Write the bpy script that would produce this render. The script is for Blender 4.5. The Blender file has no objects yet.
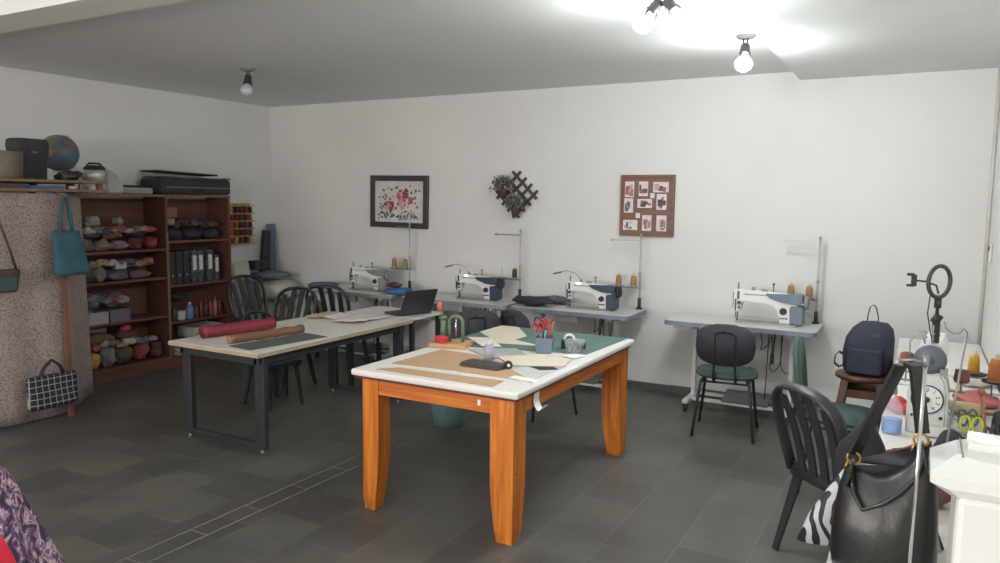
import bpy, bmesh, math, random
from mathutils import Vector, Matrix, Euler, noise
PI = math.pi
S = bpy.context.scene
C = S.collection
rnd = random.Random(7)

# ---------------------------------------------------------------- camera, world, light, exposure
def make_camera():
    yaw, p, r = -0.5054, 0.10586, 0.01208
    f = Vector((math.sin(yaw)*math.cos(p), math.cos(yaw)*math.cos(p), -math.sin(p)))
    rt = Vector((math.cos(yaw), -math.sin(yaw), 0)); up = rt.cross(f)
    r2 = rt*math.cos(r)+up*math.sin(r); u2 = -rt*math.sin(r)+up*math.cos(r)
    cam = bpy.data.objects.new('camera', bpy.data.cameras.new('camera')); C.objects.link(cam)
    m = Matrix((r2, u2, -f)).transposed().to_4x4(); m.translation = Vector((0, 0, 1.7))
    cam.matrix_world = m
    cam.data.sensor_width = 36; cam.data.lens = 756.5*36/1000; cam.data.clip_start = .05
    S.camera = cam
make_camera()
S.view_settings.view_transform = 'Standard'; S.view_settings.look = 'None'
S.view_settings.exposure = 0.0; S.view_settings.gamma = 1; S.view_settings.use_curve_mapping = False
w = bpy.data.worlds.new('world'); S.world = w; w.use_nodes = True
w.node_tree.nodes['Background'].inputs[0].default_value = (.8, .85, .9, 1)
w.node_tree.nodes['Background'].inputs[1].default_value = .3
# daylight from an added, unseen window behind the camera, to brighten the foreground
dl = bpy.data.lights.new('fill_daylight', 'AREA'); dl.shape = 'RECTANGLE'; dl.size = 4.6; dl.size_y = 1.5; dl.energy = 265; dl.color = (1, .945, .90)
do = bpy.data.objects.new('fill_daylight', dl); C.objects.link(do); do.location = (-3.1, -3.06, 1.75); do.rotation_euler = (PI/2, 0, 0)
WALLD = 6.63; XL = -6.8; XR = .42; YB = -3.0; ZC = 2.77

# ---------------------------------------------------------------- materials
def lin(c):
    o = []
    for v in c[:3]:
        v = v/255; o.append(v/12.92 if v <= .04045 else ((v+.055)/1.055)**2.4)
    return tuple(o)+(1,)
MC = {}
def mat(name, col, rough=.6, metal=0, var=.12, scale=8, bump=0, bscale=40, emit=0, alpha=1, trans=0, spec=.5):
    if name in MC: return MC[name]
    m = bpy.data.materials.new(name); m.use_nodes = True; nt = m.node_tree; b = nt.nodes['Principled BSDF']
    c = lin(col)
    tc = nt.nodes.new('ShaderNodeTexCoord')
    if var:
        n = nt.nodes.new('ShaderNodeTexNoise'); n.inputs['Scale'].default_value = scale; n.inputs['Detail'].default_value = 5
        nt.links.new(tc.outputs['Object'], n.inputs['Vector'])
        r = nt.nodes.new('ShaderNodeValToRGB')
        r.color_ramp.elements[0].position = .3; r.color_ramp.elements[1].position = .7
        r.color_ramp.elements[0].color = tuple(v*(1-var) for v in c[:3])+(1,)
        r.color_ramp.elements[1].color = tuple(min(1, v*(1+var)) for v in c[:3])+(1,)
        nt.links.new(n.outputs['Fac'], r.inputs[0]); nt.links.new(r.outputs[0], b.inputs['Base Color'])
    else: b.inputs['Base Color'].default_value = c
    b.inputs['Roughness'].default_value = rough; b.inputs['Metallic'].default_value = metal
    b.inputs['Specular IOR Level'].default_value = spec
    if trans: b.inputs['Transmission Weight'].default_value = trans; b.inputs['IOR'].default_value = 1.3
    if alpha < 1: b.inputs['Alpha'].default_value = alpha
    if emit:
        b.inputs['Emission Color'].default_value = (.93, .98, 1, 1); b.inputs['Emission Strength'].default_value = emit
    if bump:
        n2 = nt.nodes.new('ShaderNodeTexNoise'); n2.inputs['Scale'].default_value = bscale; n2.inputs['Detail'].default_value = 6
        nt.links.new(tc.outputs['Object'], n2.inputs['Vector'])
        bp = nt.nodes.new('ShaderNodeBump'); bp.inputs['Strength'].default_value = bump; bp.inputs['Distance'].default_value = .01
        nt.links.new(n2.outputs['Fac'], bp.inputs['Height']); nt.links.new(bp.outputs[0], b.inputs['Normal'])
    MC[name] = m; return m

def nodes(name, rough=.6):
    m = bpy.data.materials.new(name); m.use_nodes = True; nt = m.node_tree; b = nt.nodes['Principled BSDF']
    b.inputs['Roughness'].default_value = rough
    tc = nt.nodes.new('ShaderNodeTexCoord'); MC[name] = m
    return m, nt, b, tc
def ramp(nt, src, stops, interp='LINEAR'):
    r = nt.nodes.new('ShaderNodeValToRGB'); cr = r.color_ramp; cr.interpolation = interp
    while len(cr.elements) < len(stops): cr.elements.new(.5)
    for e, (p, c) in zip(cr.elements, stops): e.position = p; e.color = lin(c)
    nt.links.new(src, r.inputs[0]); return r.outputs[0]

def floor_material():
    m, nt, b, tc = nodes('slate tile', .38)
    sep = nt.nodes.new('ShaderNodeSeparateXYZ'); nt.links.new(tc.outputs['Object'], sep.inputs[0])
    comb = nt.nodes.new('ShaderNodeCombineXYZ')
    ad = nt.nodes.new('ShaderNodeMath'); ad.operation = 'ADD'; ad.inputs[1].default_value = .626+.335*40
    nt.links.new(sep.outputs['X'], ad.inputs[0]); nt.links.new(sep.outputs['Y'], comb.inputs['X']); nt.links.new(ad.outputs[0], comb.inputs['Y'])
    br = nt.nodes.new('ShaderNodeTexBrick'); br.offset = .5
    for k, v in {'Scale': 1, 'Mortar Size': .004, 'Mortar Smooth': .3, 'Brick Width': .36, 'Row Height': .335, 'Bias': 0}.items(): br.inputs[k].default_value = v
    br.inputs['Color1'].default_value = lin((90, 89, 86)); br.inputs['Color2'].default_value = lin((108, 107, 102)); br.inputs['Mortar'].default_value = lin((116, 114, 110))
    nt.links.new(comb.outputs[0], br.inputs['Vector'])
    n = nt.nodes.new('ShaderNodeTexNoise'); n.inputs['Scale'].default_value = 2.6; n.inputs['Detail'].default_value = 8; n.inputs['Roughness'].default_value = .65; n.inputs['Distortion'].default_value = .6
    nt.links.new(tc.outputs['Object'], n.inputs['Vector'])
    mx = nt.nodes.new('ShaderNodeMix'); mx.data_type = 'RGBA'; mx.blend_type = 'MULTIPLY'; mx.inputs['Factor'].default_value = 1
    nt.links.new(br.outputs['Color'], mx.inputs['A'])
    nt.links.new(ramp(nt, n.outputs['Fac'], [(.25, (205, 205, 205)), (.5, (236, 235, 232)), (.72, (255, 252, 246))]), mx.inputs['B'])
    nt.links.new(mx.outputs['Result'], b.inputs['Base Color'])
    rr = nt.nodes.new('ShaderNodeMapRange'); rr.inputs['To Min'].default_value = .28; rr.inputs['To Max'].default_value = .55
    nt.links.new(n.outputs['Fac'], rr.inputs[0]); nt.links.new(rr.outputs[0], b.inputs['Roughness'])
    bp = nt.nodes.new('ShaderNodeBump'); bp.inputs['Strength'].default_value = .25; bp.inputs['Distance'].default_value = .006
    nt.links.new(n.outputs['Fac'], bp.inputs['Height']); nt.links.new(bp.outputs[0], b.inputs['Normal'])
    return m
def wood_material(name, a, c, axis='Z', scale=14, rough=.45):
    m, nt, b, tc = nodes(name, rough)
    mp = nt.nodes.new('ShaderNodeMapping'); s = {'X': (.06, 1, 1), 'Y': (1, .06, 1), 'Z': (1, 1, .06)}[axis]
    mp.inputs['Scale'].default_value = s; nt.links.new(tc.outputs['Object'], mp.inputs[0])
    wv = nt.nodes.new('ShaderNodeTexNoise'); wv.inputs['Scale'].default_value = scale*2.6; wv.inputs['Detail'].default_value = 3; wv.inputs['Distortion'].default_value = .35
    nt.links.new(mp.outputs[0], wv.inputs['Vector'])
    nt.links.new(ramp(nt, wv.outputs['Fac'], [(.32, a), (.5, tuple((x+y)/2 for x, y in zip(a, c))), (.68, c)]), b.inputs['Base Color'])
    return m
def speckle_material(name, base, specks, scale=60, thr=.28):
    m, nt, b, tc = nodes(name, .9)
    v = nt.nodes.new('ShaderNodeTexVoronoi'); v.inputs['Scale'].default_value = scale; nt.links.new(tc.outputs['Object'], v.inputs['Vector'])
    n = nt.nodes.new('ShaderNodeTexNoise'); n.inputs['Scale'].default_value = scale*.4; nt.links.new(tc.outputs['Object'], n.inputs['Vector'])
    sc = ramp(nt, n.outputs['Fac'], [(.4, specks[0]), (.55, specks[1])], 'CONSTANT')
    lt = nt.nodes.new('ShaderNodeMath'); lt.operation = 'LESS_THAN'; lt.inputs[1].default_value = thr
    nt.links.new(v.outputs['Distance'], lt.inputs[0])
    mx = nt.nodes.new('ShaderNodeMix'); mx.data_type = 'RGBA'; nt.links.new(lt.outputs[0], mx.inputs['Factor'])
    mx.inputs['A'].default_value = lin(base); nt.links.new(sc, mx.inputs['B']); nt.links.new(mx.outputs['Result'], b.inputs['Base Color'])
    return m
def patch_material(name, stops, scale=10, rough=.85, dist=1.5, coord='Object'):
    m, nt, b, tc = nodes(name, rough)
    n = nt.nodes.new('ShaderNodeTexNoise'); n.inputs['Scale'].default_value = scale; n.inputs['Detail'].default_value = 2; n.inputs['Distortion'].default_value = dist
    nt.links.new(tc.outputs[coord], n.inputs['Vector'])
    nt.links.new(ramp(nt, n.outputs['Fac'], stops, 'CONSTANT'), b.inputs['Base Color']); return m
def grid_material(name, dark, light, size, lw=.08):
    m, nt, b, tc = nodes(name, .8)
    br = nt.nodes.new('ShaderNodeTexBrick'); br.offset = 0
    mp = nt.nodes.new('ShaderNodeMapping'); mp.inputs['Rotation'].default_value = (PI/2, 0, PI/2); mp.vector_type = 'TEXTURE'
    nt.links.new(tc.outputs['Object'], mp.inputs[0])
    for k, v in {'Scale': 1, 'Mortar Size': size*lw, 'Mortar Smooth': .1, 'Brick Width': size, 'Row Height': size}.items(): br.inputs[k].default_value = v
    br.inputs['Color1'].default_value = lin(dark); br.inputs['Color2'].default_value = lin(dark); br.inputs['Mortar'].default_value = lin(light)
    nt.links.new(mp.outputs[0], br.inputs['Vector']); nt.links.new(br.outputs['Color'], b.inputs['Base Color']); return m
def stripe_material(name, a, c, scale=8, dist=6):
    m, nt, b, tc = nodes(name, .6)
    wv = nt.nodes.new('ShaderNodeTexWave'); wv.inputs['Scale'].default_value = scale; wv.inputs['Distortion'].default_value = dist; wv.inputs['Detail'].default_value = 1
    nt.links.new(tc.outputs['Object'], wv.inputs['Vector'])
    nt.links.new(ramp(nt, wv.outputs['Fac'], [(0, a), (.5, c)], 'CONSTANT'), b.inputs['Base Color']); return m

def wall_material():
    m, nt, b, tc = nodes('wall paint', .75)
    n = nt.nodes.new('ShaderNodeTexNoise'); n.inputs['Scale'].default_value = 1.1; n.inputs['Detail'].default_value = 6
    nt.links.new(tc.outputs['Object'], n.inputs['Vector'])
    nt.links.new(ramp(nt, n.outputs['Fac'], [(.3, (214, 213, 211)), (.7, (222, 221, 218))]), b.inputs['Base Color'])
    n2 = nt.nodes.new('ShaderNodeTexNoise'); n2.inputs['Scale'].default_value = 18; nt.links.new(tc.outputs['Object'], n2.inputs['Vector'])
    bp = nt.nodes.new('ShaderNodeBump'); bp.inputs['Strength'].default_value = .12; bp.inputs['Distance'].default_value = .01
    nt.links.new(n2.outputs['Fac'], bp.inputs['Height']); nt.links.new(bp.outputs[0], b.inputs['Normal'])
    return m
WALL = wall_material()
CEIL = mat('ceiling paint', (224, 225, 222), .8, var=.03, scale=1)
FLOOR = floor_material()
GROUT = mat('pale grout', (150, 148, 144), .7)
BASE = mat('slate baseboard', (84, 84, 84), .4, var=.3, scale=5)
PINE = wood_material('varnished pine upright', (178, 92, 22), (220, 136, 52), 'Z')
PINEX = wood_material('varnished pine crosswise', (172, 88, 28), (222, 136, 60), 'X')
PINEY = wood_material('varnished pine lengthwise', (172, 88, 28), (222, 136, 60), 'Y')
REDPLY = mat('red plywood edge', (104, 44, 34), .6)
WTOP = mat('white laminate', (226, 222, 216), .35, var=.03, scale=3)
GTOP = mat('warm white laminate', (222, 216, 211), .4, var=.03, scale=3)
TANEDGE = mat('tan board edge', (176, 160, 134), .6)
BLACKST = mat('black steel', (50, 50, 53), .45)
BLACKPL = mat('black plastic', (50, 52, 54), .38, var=.08)
SHELFW = wood_material('dark reddish shelf wood', (92, 58, 52), (114, 72, 62), 'Y', 8, .6)
SHELFE = wood_material('lighter shelf edge wood', (108, 82, 60), (132, 104, 78), 'Z', 8, .6)
WHITEM = mat('white machine enamel', (226, 227, 224), .28, var=.02)
IVORY = mat('ivory machine enamel', (204, 206, 202), .35, var=.03)
STEEL = mat('grey steel', (150, 150, 148), .35, metal=.6, var=.08)
CHROME = mat('chrome', (205, 205, 205), .18, metal=1, var=0)
DKBLUE = mat('dark blue machine cover', (54, 66, 86), .35)
MIDBLUE = mat('grey blue machine cover', (104, 116, 134), .4)
GREYCOV = mat('grey machine cover', (138, 140, 142), .45)
EDGEBL = mat('blue grey table edge', (122, 130, 144), .45)
DARK = mat('dark rubber', (46, 46, 49), .6)
GREENF = mat('dark green fabric', (72, 94, 89), .9, bump=.2, bscale=200)
DARKF = mat('charcoal fabric', (58, 58, 65), .9, bump=.2, bscale=200)
GOLD = mat('golden thread', (158, 126, 80), .7, var=.15, scale=60)
BRASS = mat('brass', (196, 150, 80), .3, metal=.9, var=0)
KRAFT = mat('kraft paper', (182, 150, 116), .85, var=.06)
PAPER = mat('white paper', (232, 230, 226), .8, var=.02)
CREAM = mat('cream pattern paper', (214, 204, 184), .85, var=.03)
GMAT = mat('green cutting mat', (90, 118, 108), .7)
CLEAR = mat('clear plastic', (225, 232, 235), .1, var=0, alpha=.35)
NAVY = mat('navy nylon', (40, 46, 62), .75, bump=.3, bscale=25)
LEATHER = mat('black leather', (25, 25, 25), .36, var=.1, bump=.35, bscale=14, spec=.6)
BROWNW = wood_material('dark brown stool wood', (72, 46, 34), (98, 64, 46), 'Z', 12, .45)

# ---------------------------------------------------------------- mesh building
class B:
    def __init__(s): s.bm = bmesh.new(); s.mi = 0; s.T = Matrix.Identity(4)
    def _fin(s, vs, M=None, sm=False):
        fs = {f for v in vs for f in v.link_faces}
        for f in fs: f.material_index = s.mi; f.smooth = sm
        bmesh.ops.transform(s.bm, matrix=s.T @ (M or Matrix.Identity(4)), verts=list(vs)); return s
    def box(s, c, d, rot=(0, 0, 0), bev=0.0, seg=2):
        r = bmesh.ops.create_cube(s.bm, size=1); vs = r['verts']
        bmesh.ops.scale(s.bm, vec=Vector(d), verts=vs)
        if bev:
            es = list({e for v in vs for e in v.link_edges})
            rr = bmesh.ops.bevel(s.bm, geom=es, offset=min(bev, min(d)*.45), segments=seg, affect='EDGES', profile=.5)
            vs = list({v for f in rr['faces'] for v in f.verts} | {v for v in vs if v.is_valid})
            allv = set(vs); stack = list(vs)
            while stack:
                v = stack.pop()
                for e in v.link_edges:
                    o = e.other_vert(v)
                    if o not in allv: allv.add(o); stack.append(o)
            vs = list(allv)
        return s._fin(vs, Matrix.Translation(c) @ Euler(rot).to_matrix().to_4x4())
    def bx(s, x0, x1, y0, y1, z0, z1, bev=0.0):
        return s.box(((x0+x1)/2, (y0+y1)/2, (z0+z1)/2), (abs(x1-x0), abs(y1-y0), abs(z1-z0)), bev=bev)
    def cyl(s, a, b, r0, r1=None, n=16, sm=True):
        a = Vector(a); b = Vector(b); r1 = r0 if r1 is None else r1; d = b-a
        r = bmesh.ops.create_cone(s.bm, cap_ends=True, segments=n, radius1=max(r0, 1e-5), radius2=max(r1, 1e-5), depth=d.length)
        s._fin(r['verts'], Matrix.Translation((a+b)/2) @ d.to_track_quat('Z', 'Y').to_matrix().to_4x4(), sm)
        for f in {f for v in r['verts'] for f in v.link_faces}:
            if len(f.verts) > 4: f.smooth = False
        return s
    def tube(s, pts, r, n=8, closed=False, flat=None):
        """sweep a circle (or an ellipse r x flat) along pts"""
        pts = [Vector(p) for p in pts]; N = len(pts); rings = []
        rad = r if isinstance(r, (list, tuple)) else [r]*N
        up = None
        for i, p in enumerate(pts):
            a = pts[(i-1) % N] if (closed or i) else p; b = pts[(i+1) % N] if (closed or i < N-1) else p
            t = (b-a).normalized()
            if up is None:
                up = Vector((0, 0, 1)) if abs(t.z) < .9 else Vector((0, 1, 0))
                if flat is not None and not isinstance(flat, (int, float)): up = Vector(flat[1])
            sd = t.cross(up).normalized(); u = sd.cross(t).normalized(); up = u
            fl = rad[i] if flat is None else (flat if isinstance(flat, (int, float)) else flat[0])
            rings.append([s.bm.verts.new(p+sd*math.cos(2*PI*k/n)*rad[i]+u*math.sin(2*PI*k/n)*fl) for k in range(n)])
        for i in range(N if closed else N-1):
            A, D = rings[i], rings[(i+1) % N]
            for k in range(n): s.bm.faces.new((A[k], A[(k+1) % n], D[(k+1) % n], D[k]))
        if not closed: s.bm.faces.new(rings[0][::-1]); s.bm.faces.new(rings[-1])
        return s._fin([v for q in rings for v in q], None, True)
    def lathe(s, prof, c=(0, 0, 0), n=24, rot=(0, 0, 0), sm=True, cap=True):
        rings = [[s.bm.verts.new((r*math.cos(2*PI*k/n), r*math.sin(2*PI*k/n), z)) for k in range(n)] for r, z in prof]
        for A, D in zip(rings, rings[1:]):
            for k in range(n): s.bm.faces.new((A[k], A[(k+1) % n], D[(k+1) % n], D[k]))
        if cap: s.bm.faces.new(rings[0][::-1]); s.bm.faces.new(rings[-1])
        return s._fin([v for q in rings for v in q], Matrix.Translation(c) @ Euler(rot).to_matrix().to_4x4(), sm)
    def prism(s, out, t0, t1, M=None, bev=0, sm=False):
        """extrude a 2D outline (x,y) between z=t0..t1, then apply M"""
        a = [s.bm.verts.new((x, y, t0)) for x, y in out]; b = [s.bm.verts.new((x, y, t1)) for x, y in out]; n = len(out)
        fs = [s.bm.faces.new(a[::-1]), s.bm.faces.new(b)]
        for k in range(n): fs.append(s.bm.faces.new((a[k], a[(k+1) % n], b[(k+1) % n], b[k])))
        vs = a+b
        if bev:
            es = [e for f in fs[:2] for e in f.edges]
            rr = bmesh.ops.bevel(s.bm, geom=es, offset=bev, segments=3, affect='EDGES')
            st = [v for v in vs if v.is_valid]+[v for f in rr['faces'] for v in f.verts]; allv = set(st); stack = list(allv)
            while stack:
                v = stack.pop()
                for e in v.link_edges:
                    o = e.other_vert(v)
                    if o not in allv: allv.add(o); stack.append(o)
            vs = list(allv)
        return s._fin(vs, M, sm)
    def blob(s, c, d, amp=.15, fr=3.0, seed=0, sub=3, rot=(0, 0, 0), flatb=False):
        r = bmesh.ops.create_icosphere(s.bm, subdivisions=sub, radius=.5); o = Vector((seed*3.7, seed*1.3, seed*.7))
        for v in r['verts']:
            q = noise.noise(v.co*fr+o)+.5*noise.noise(v.co*fr*2.3+o)
            v.co *= 1+amp*q*2
            if flatb and v.co.z < -.3: v.co.z = -.3
            v.co = Vector((v.co.x*d[0], v.co.y*d[1], v.co.z*d[2]))
        return s._fin(r['verts'], Matrix.Translation(c) @ Euler(rot).to_matrix().to_4x4(), True)
    def loft(s, rings, cap=True, sm=True):
        R = [[s.bm.verts.new(p) for p in q] for q in rings]; n = len(R[0])
        for A, D in zip(R, R[1:]):
            for k in range(n): s.bm.faces.new((A[k], A[(k+1) % n], D[(k+1) % n], D[k]))
        if cap: s.bm.faces.new(R[0][::-1]); s.bm.faces.new(R[-1])
        return s._fin([v for q in R for v in q], None, sm)
    def ribbon(s, pts, w, t=.004, wd=(0, 1, 0)):
        """flat band along pts; wd = width direction"""
        pts = [Vector(p) for p in pts]; wd = Vector(wd).normalized(); rings = []
        for i, p in enumerate(pts):
            a = pts[max(i-1, 0)]; b = pts[min(i+1, len(pts)-1)]; tg = (b-a).normalized(); nn = tg.cross(wd).normalized()
            rings.append([p+wd*w/2+nn*t/2, p-wd*w/2+nn*t/2, p-wd*w/2-nn*t/2, p+wd*w/2-nn*t/2])
        return s.loft(rings, sm=False)
    def grid(s, fn, nu, nv, th=.004):
        """surface fn(u,v)->Vector, thickened along normals"""
        P = [[Vector(fn(i/nu, j/nv)) for j in range(nv+1)] for i in range(nu+1)]
        top, bot = [], []
        for i in range(nu+1):
            a, b = [], []
            for j in range(nv+1):
                du = P[min(i+1, nu)][j]-P[max(i-1, 0)][j]; dv = P[i][min(j+1, nv)]-P[i][max(j-1, 0)]
                n = du.cross(dv); n = n.normalized() if n.length > 1e-9 else Vector((0, 0, 1))
                a.append(s.bm.verts.new(P[i][j]+n*th/2)); b.append(s.bm.verts.new(P[i][j]-n*th/2))
            top.append(a); bot.append(b)
        for i in range(nu):
            for j in range(nv):
                s.bm.faces.new((top[i][j], top[i+1][j], top[i+1][j+1], top[i][j+1])); s.bm.faces.new((bot[i][j], bot[i][j+1], bot[i+1][j+1], bot[i+1][j]))
        for i in range(nu):
            s.bm.faces.new((top[i][0], bot[i][0], bot[i+1][0], top[i+1][0])); s.bm.faces.new((top[i][nv], top[i+1][nv], bot[i+1][nv], bot[i][nv]))
        for j in range(nv):
            s.bm.faces.new((top[0][j], top[0][j+1], bot[0][j+1], bot[0][j])); s.bm.faces.new((top[nu][j], bot[nu][j], bot[nu][j+1], top[nu][j+1]))
        return s._fin([v for q in top+bot for v in q], None, True)
    def text(s, txt, size, M):
        cu = bpy.data.curves.new('t', 'FONT'); cu.body = txt; cu.size = size; cu.extrude = .0006; cu.align_x = 'CENTER'; cu.align_y = 'CENTER'
        o = bpy.data.objects.new('t', cu); C.objects.link(o); dg = bpy.context.evaluated_depsgraph_get(); dg.update()
        me = bpy.data.meshes.new_from_object(o.evaluated_get(dg)); n0 = len(s.bm.verts); s.bm.from_mesh(me); s.bm.verts.ensure_lookup_table()
        vs = s.bm.verts[n0:]; bpy.data.objects.remove(o); bpy.data.meshes.remove(me); bpy.data.curves.remove(cu)
        return s._fin(vs, M)

def obj(name, b, m, parent=None, label=None):
    bmesh.ops.recalc_face_normals(b.bm, faces=b.bm.faces)
    me = bpy.data.meshes.new(name); b.bm.to_mesh(me); b.bm.free()
    for q in (m if isinstance(m, (list, tuple)) else [m]): me.materials.append(q)
    o = bpy.data.objects.new(name, me); C.objects.link(o); o.parent = parent
    if label: o['label'] = label
    return o
def tag(o, label, cat, group=None, kind=None):
    o['label'] = label; o['category'] = cat
    if group: o['group'] = group
    if kind: o['kind'] = kind
    return o
def thing(name, label, cat, loc=(0, 0, 0), rz=0, group=None):
    o = bpy.data.objects.new(name, None); C.objects.link(o); o.empty_display_size = .05
    o.location = loc; o.rotation_euler = (0, 0, rz); return tag(o, label, cat, group)
def solo(name, b, m, label, cat, loc=(0, 0, 0), rot=(0, 0, 0), group=None):
    o = obj(name, b, m); o.location = loc; o.rotation_euler = rot; return tag(o, label, cat, group)
def struct(name, b, m, label=None):
    o = obj(name, b, m); o['kind'] = 'structure'
    if label: o['label'] = label
    return o
def dup(root, loc, rz, label, group=None, scale=None):
    r = root.copy(); C.objects.link(r); r.location = loc; r.rotation_euler = (0, 0, rz); r['label'] = label
    if group: r['group'] = group
    if scale: r.scale = scale
    for ch in list(root.children):
        c = ch.copy(); C.objects.link(c); c.parent = r
        for g in ch.children:
            d = g.copy(); C.objects.link(d); d.parent = c
    return r
def arc(c, r, a0, a1, n, plane='xz'):
    o = []
    for i in range(n+1):
        a = a0+(a1-a0)*i/n; u, v = r*math.cos(a), r*math.sin(a)
        o.append({'xz': (c[0]+u, c[1], c[2]+v), 'xy': (c[0]+u, c[1]+v, c[2]), 'yz': (c[0], c[1]+u, c[2]+v)}[plane])
    return o
def superell(w, h, e=2.6, n=28):
    o = []
    for k in range(n):
        a = 2*PI*k/n; c, s = math.cos(a), math.sin(a)
        o.append((w/2*math.copysign(abs(c)**(2/e), c), h/2*math.copysign(abs(s)**(2/e), s)))
    return o
XZ = Matrix.Rotation(PI/2, 4, 'X')            # prism outline (x,y)->(x,z), thickness along -y
YZ = Matrix(((0, 0, 1, 0), (1, 0, 0, 0), (0, 1, 0, 0), (0, 0, 0, 1)))   # outline (a,b)->(y=a,z=b), thickness along x

# ---------------------------------------------------------------- room
struct('floor', B().bx(XL, -3.19, YB, WALLD, -.1, 0).bx(-3.06, XR, YB, WALLD, -.1, 0), FLOOR)
b = B().bx(-3.184, -3.066, YB, WALLD, -.1, 0); b.mi = 1
b.bx(-3.19, -3.184, YB, WALLD, -.1, .0005).bx(-3.066, -3.06, YB, WALLD, -.1, .0005)
yy = YB+.1
while yy < WALLD: b.bx(-3.184, -3.066, yy, yy+.005, -.1, .0005); yy += .36
struct('trim_1', b, [FLOOR, GROUT])
struct('wall_back', B().bx(XL-.1, XR+.1, WALLD, WALLD+.1, -.1, 2.9), WALL)
struct('wall_left', B().bx(XL-.1, XL, YB, WALLD, -.1, 2.9), WALL)
struct('wall_right', B().bx(XR, XR+.1, YB, WALLD, -.1, 2.9), WALL)
struct('wall_front', B().bx(XL-.1, XR+.1, YB-.1, YB, -.1, 1.0).bx(XL-.1, XR+.1, YB-.1, YB, 2.5, 2.9).bx(XL-.1, -5.4, YB-.1, YB, 1.0, 2.5).bx(-.8, XR+.1, YB-.1, YB, 1.0, 2.5), WALL)
b = B()
for xx in (-5.38, -3.86, -2.34, -.82): b.bx(xx-.02, xx+.02, YB-.04, YB, 1.0, 2.5)
b.bx(-5.36, -.84, YB-.04, YB, 1.0, 1.04).bx(-5.36, -.84, YB-.04, YB, 2.46, 2.5)
struct('added_window_1', b, mat('added window frame white', (220, 220, 218), .5))  # unseen window, added as the source of light from behind the camera
struct('ceiling', B().bx(XL, -.92, YB, WALLD, ZC, 2.9).bx(-.92, XR, YB, WALLD, 2.70, 2.9), CEIL)
struct('trim_2', B().bx(XL, XR, 2.36, 2.61, 2.66, ZC), CEIL)
struct('baseboard_back', B().bx(XL, -1.9, WALLD-.015, WALLD, 0, .06).bx(-1.9, XR, WALLD-.03, WALLD, 0, .065), BASE)
struct('baseboard_left', B().bx(XL, XL+.015, YB, WALLD-.03, 0, .06), BASE)

# ---------------------------------------------------------------- ceiling lamps
BULB = mat('lit bulb', (255, 255, 255), .5, var=0, emit=40)
BULBOFF = mat('unlit bulb', (190, 188, 194), .3, var=0)
def ceiling_spot(loc, heads, label, lit=True, power=60, rad=.05):
    """heads: list of (dx,dy,dz) directions of the lamp heads"""
    t = thing('ceiling_spotlight', label, 'ceiling light', loc)
    obj('canopy', B().lathe([(.02, -.022), (.05, -.018), (.062, -.006), (.062, 0)]), mat('lamp canopy grey', (120, 122, 124), .4), t)
    for i, d in enumerate(heads):
        d = Vector(d).normalized(); st = Vector(((i-.5*(len(heads)-1))*.05, 0, -.02)); k = st+Vector((0, 0, -.05))
        obj('stem', B().cyl(st+Vector((.012, 0, 0)), k+Vector((.014, 0, 0)), .005).cyl(st-Vector((.012, 0, 0)), k-Vector((.014, 0, 0)), .005), BLACKST, t)
        h = B(); q = d.to_track_quat('Z', 'Y').to_euler()
        h.lathe([(.014, -.02), (.024, -.015), (.03, .0), (.026, .01), (.032, .02), (.027, .032), (.036, .045), (.03, .052)], k, rot=q)
        for a in range(3): 
            h.T = Matrix.Translation(k) @ Euler(q).to_matrix().to_4x4() @ Matrix.Rotation(a*2*PI/3, 4, 'Z'); h.box((.034, 0, .065), (.006, .012, .04))
        hd = obj('lamp_head', h, BLACKST, t)
        bp = k+d*.105
        obj('bulb', B().lathe([(.004, -.05), (.018, -.045), (.034, -.025), (.05, .0), (.055, .018), (.046, .042), (.024, .058), (.003, .062)], bp, rot=q), BULB if lit else BULBOFF, t)
        if lit:
            L = bpy.data.lights.new('bulb_light', 'POINT'); L.energy = power; L.shadow_soft_size = rad; L.color = (.93, .98, 1)
            lo = bpy.data.objects.new('bulb_light', L); C.objects.link(lo); lo.parent = t; lo.location = bp+d*.06+Vector((0, 0, -.03))
    return t
ceiling_spot((-1.05, 5.10, ZC), [(0.02, -.35, -1)], 'lit single ceiling spotlight nearest the back wall', power=27)
ceiling_spot((-1.20, 3.82, ZC), [(-.7, .1, -.75), (.6, .1, -.8)], 'twin headed lit ceiling spotlight at the top edge of the picture', power=23)
ceiling_spot((-4.97, 4.61, ZC), [(.15, -.3, -1)], 'unlit black ceiling spotlight over the left of the room', lit=False)
ceiling_spot((-1.3, 1.1, ZC), [(-.5, .3, -.8), (.5, .3, -.8)], 'added unseen twin headed ceiling spotlight behind the viewer', power=20)  # lamp added out of view to light the front of the room

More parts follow.
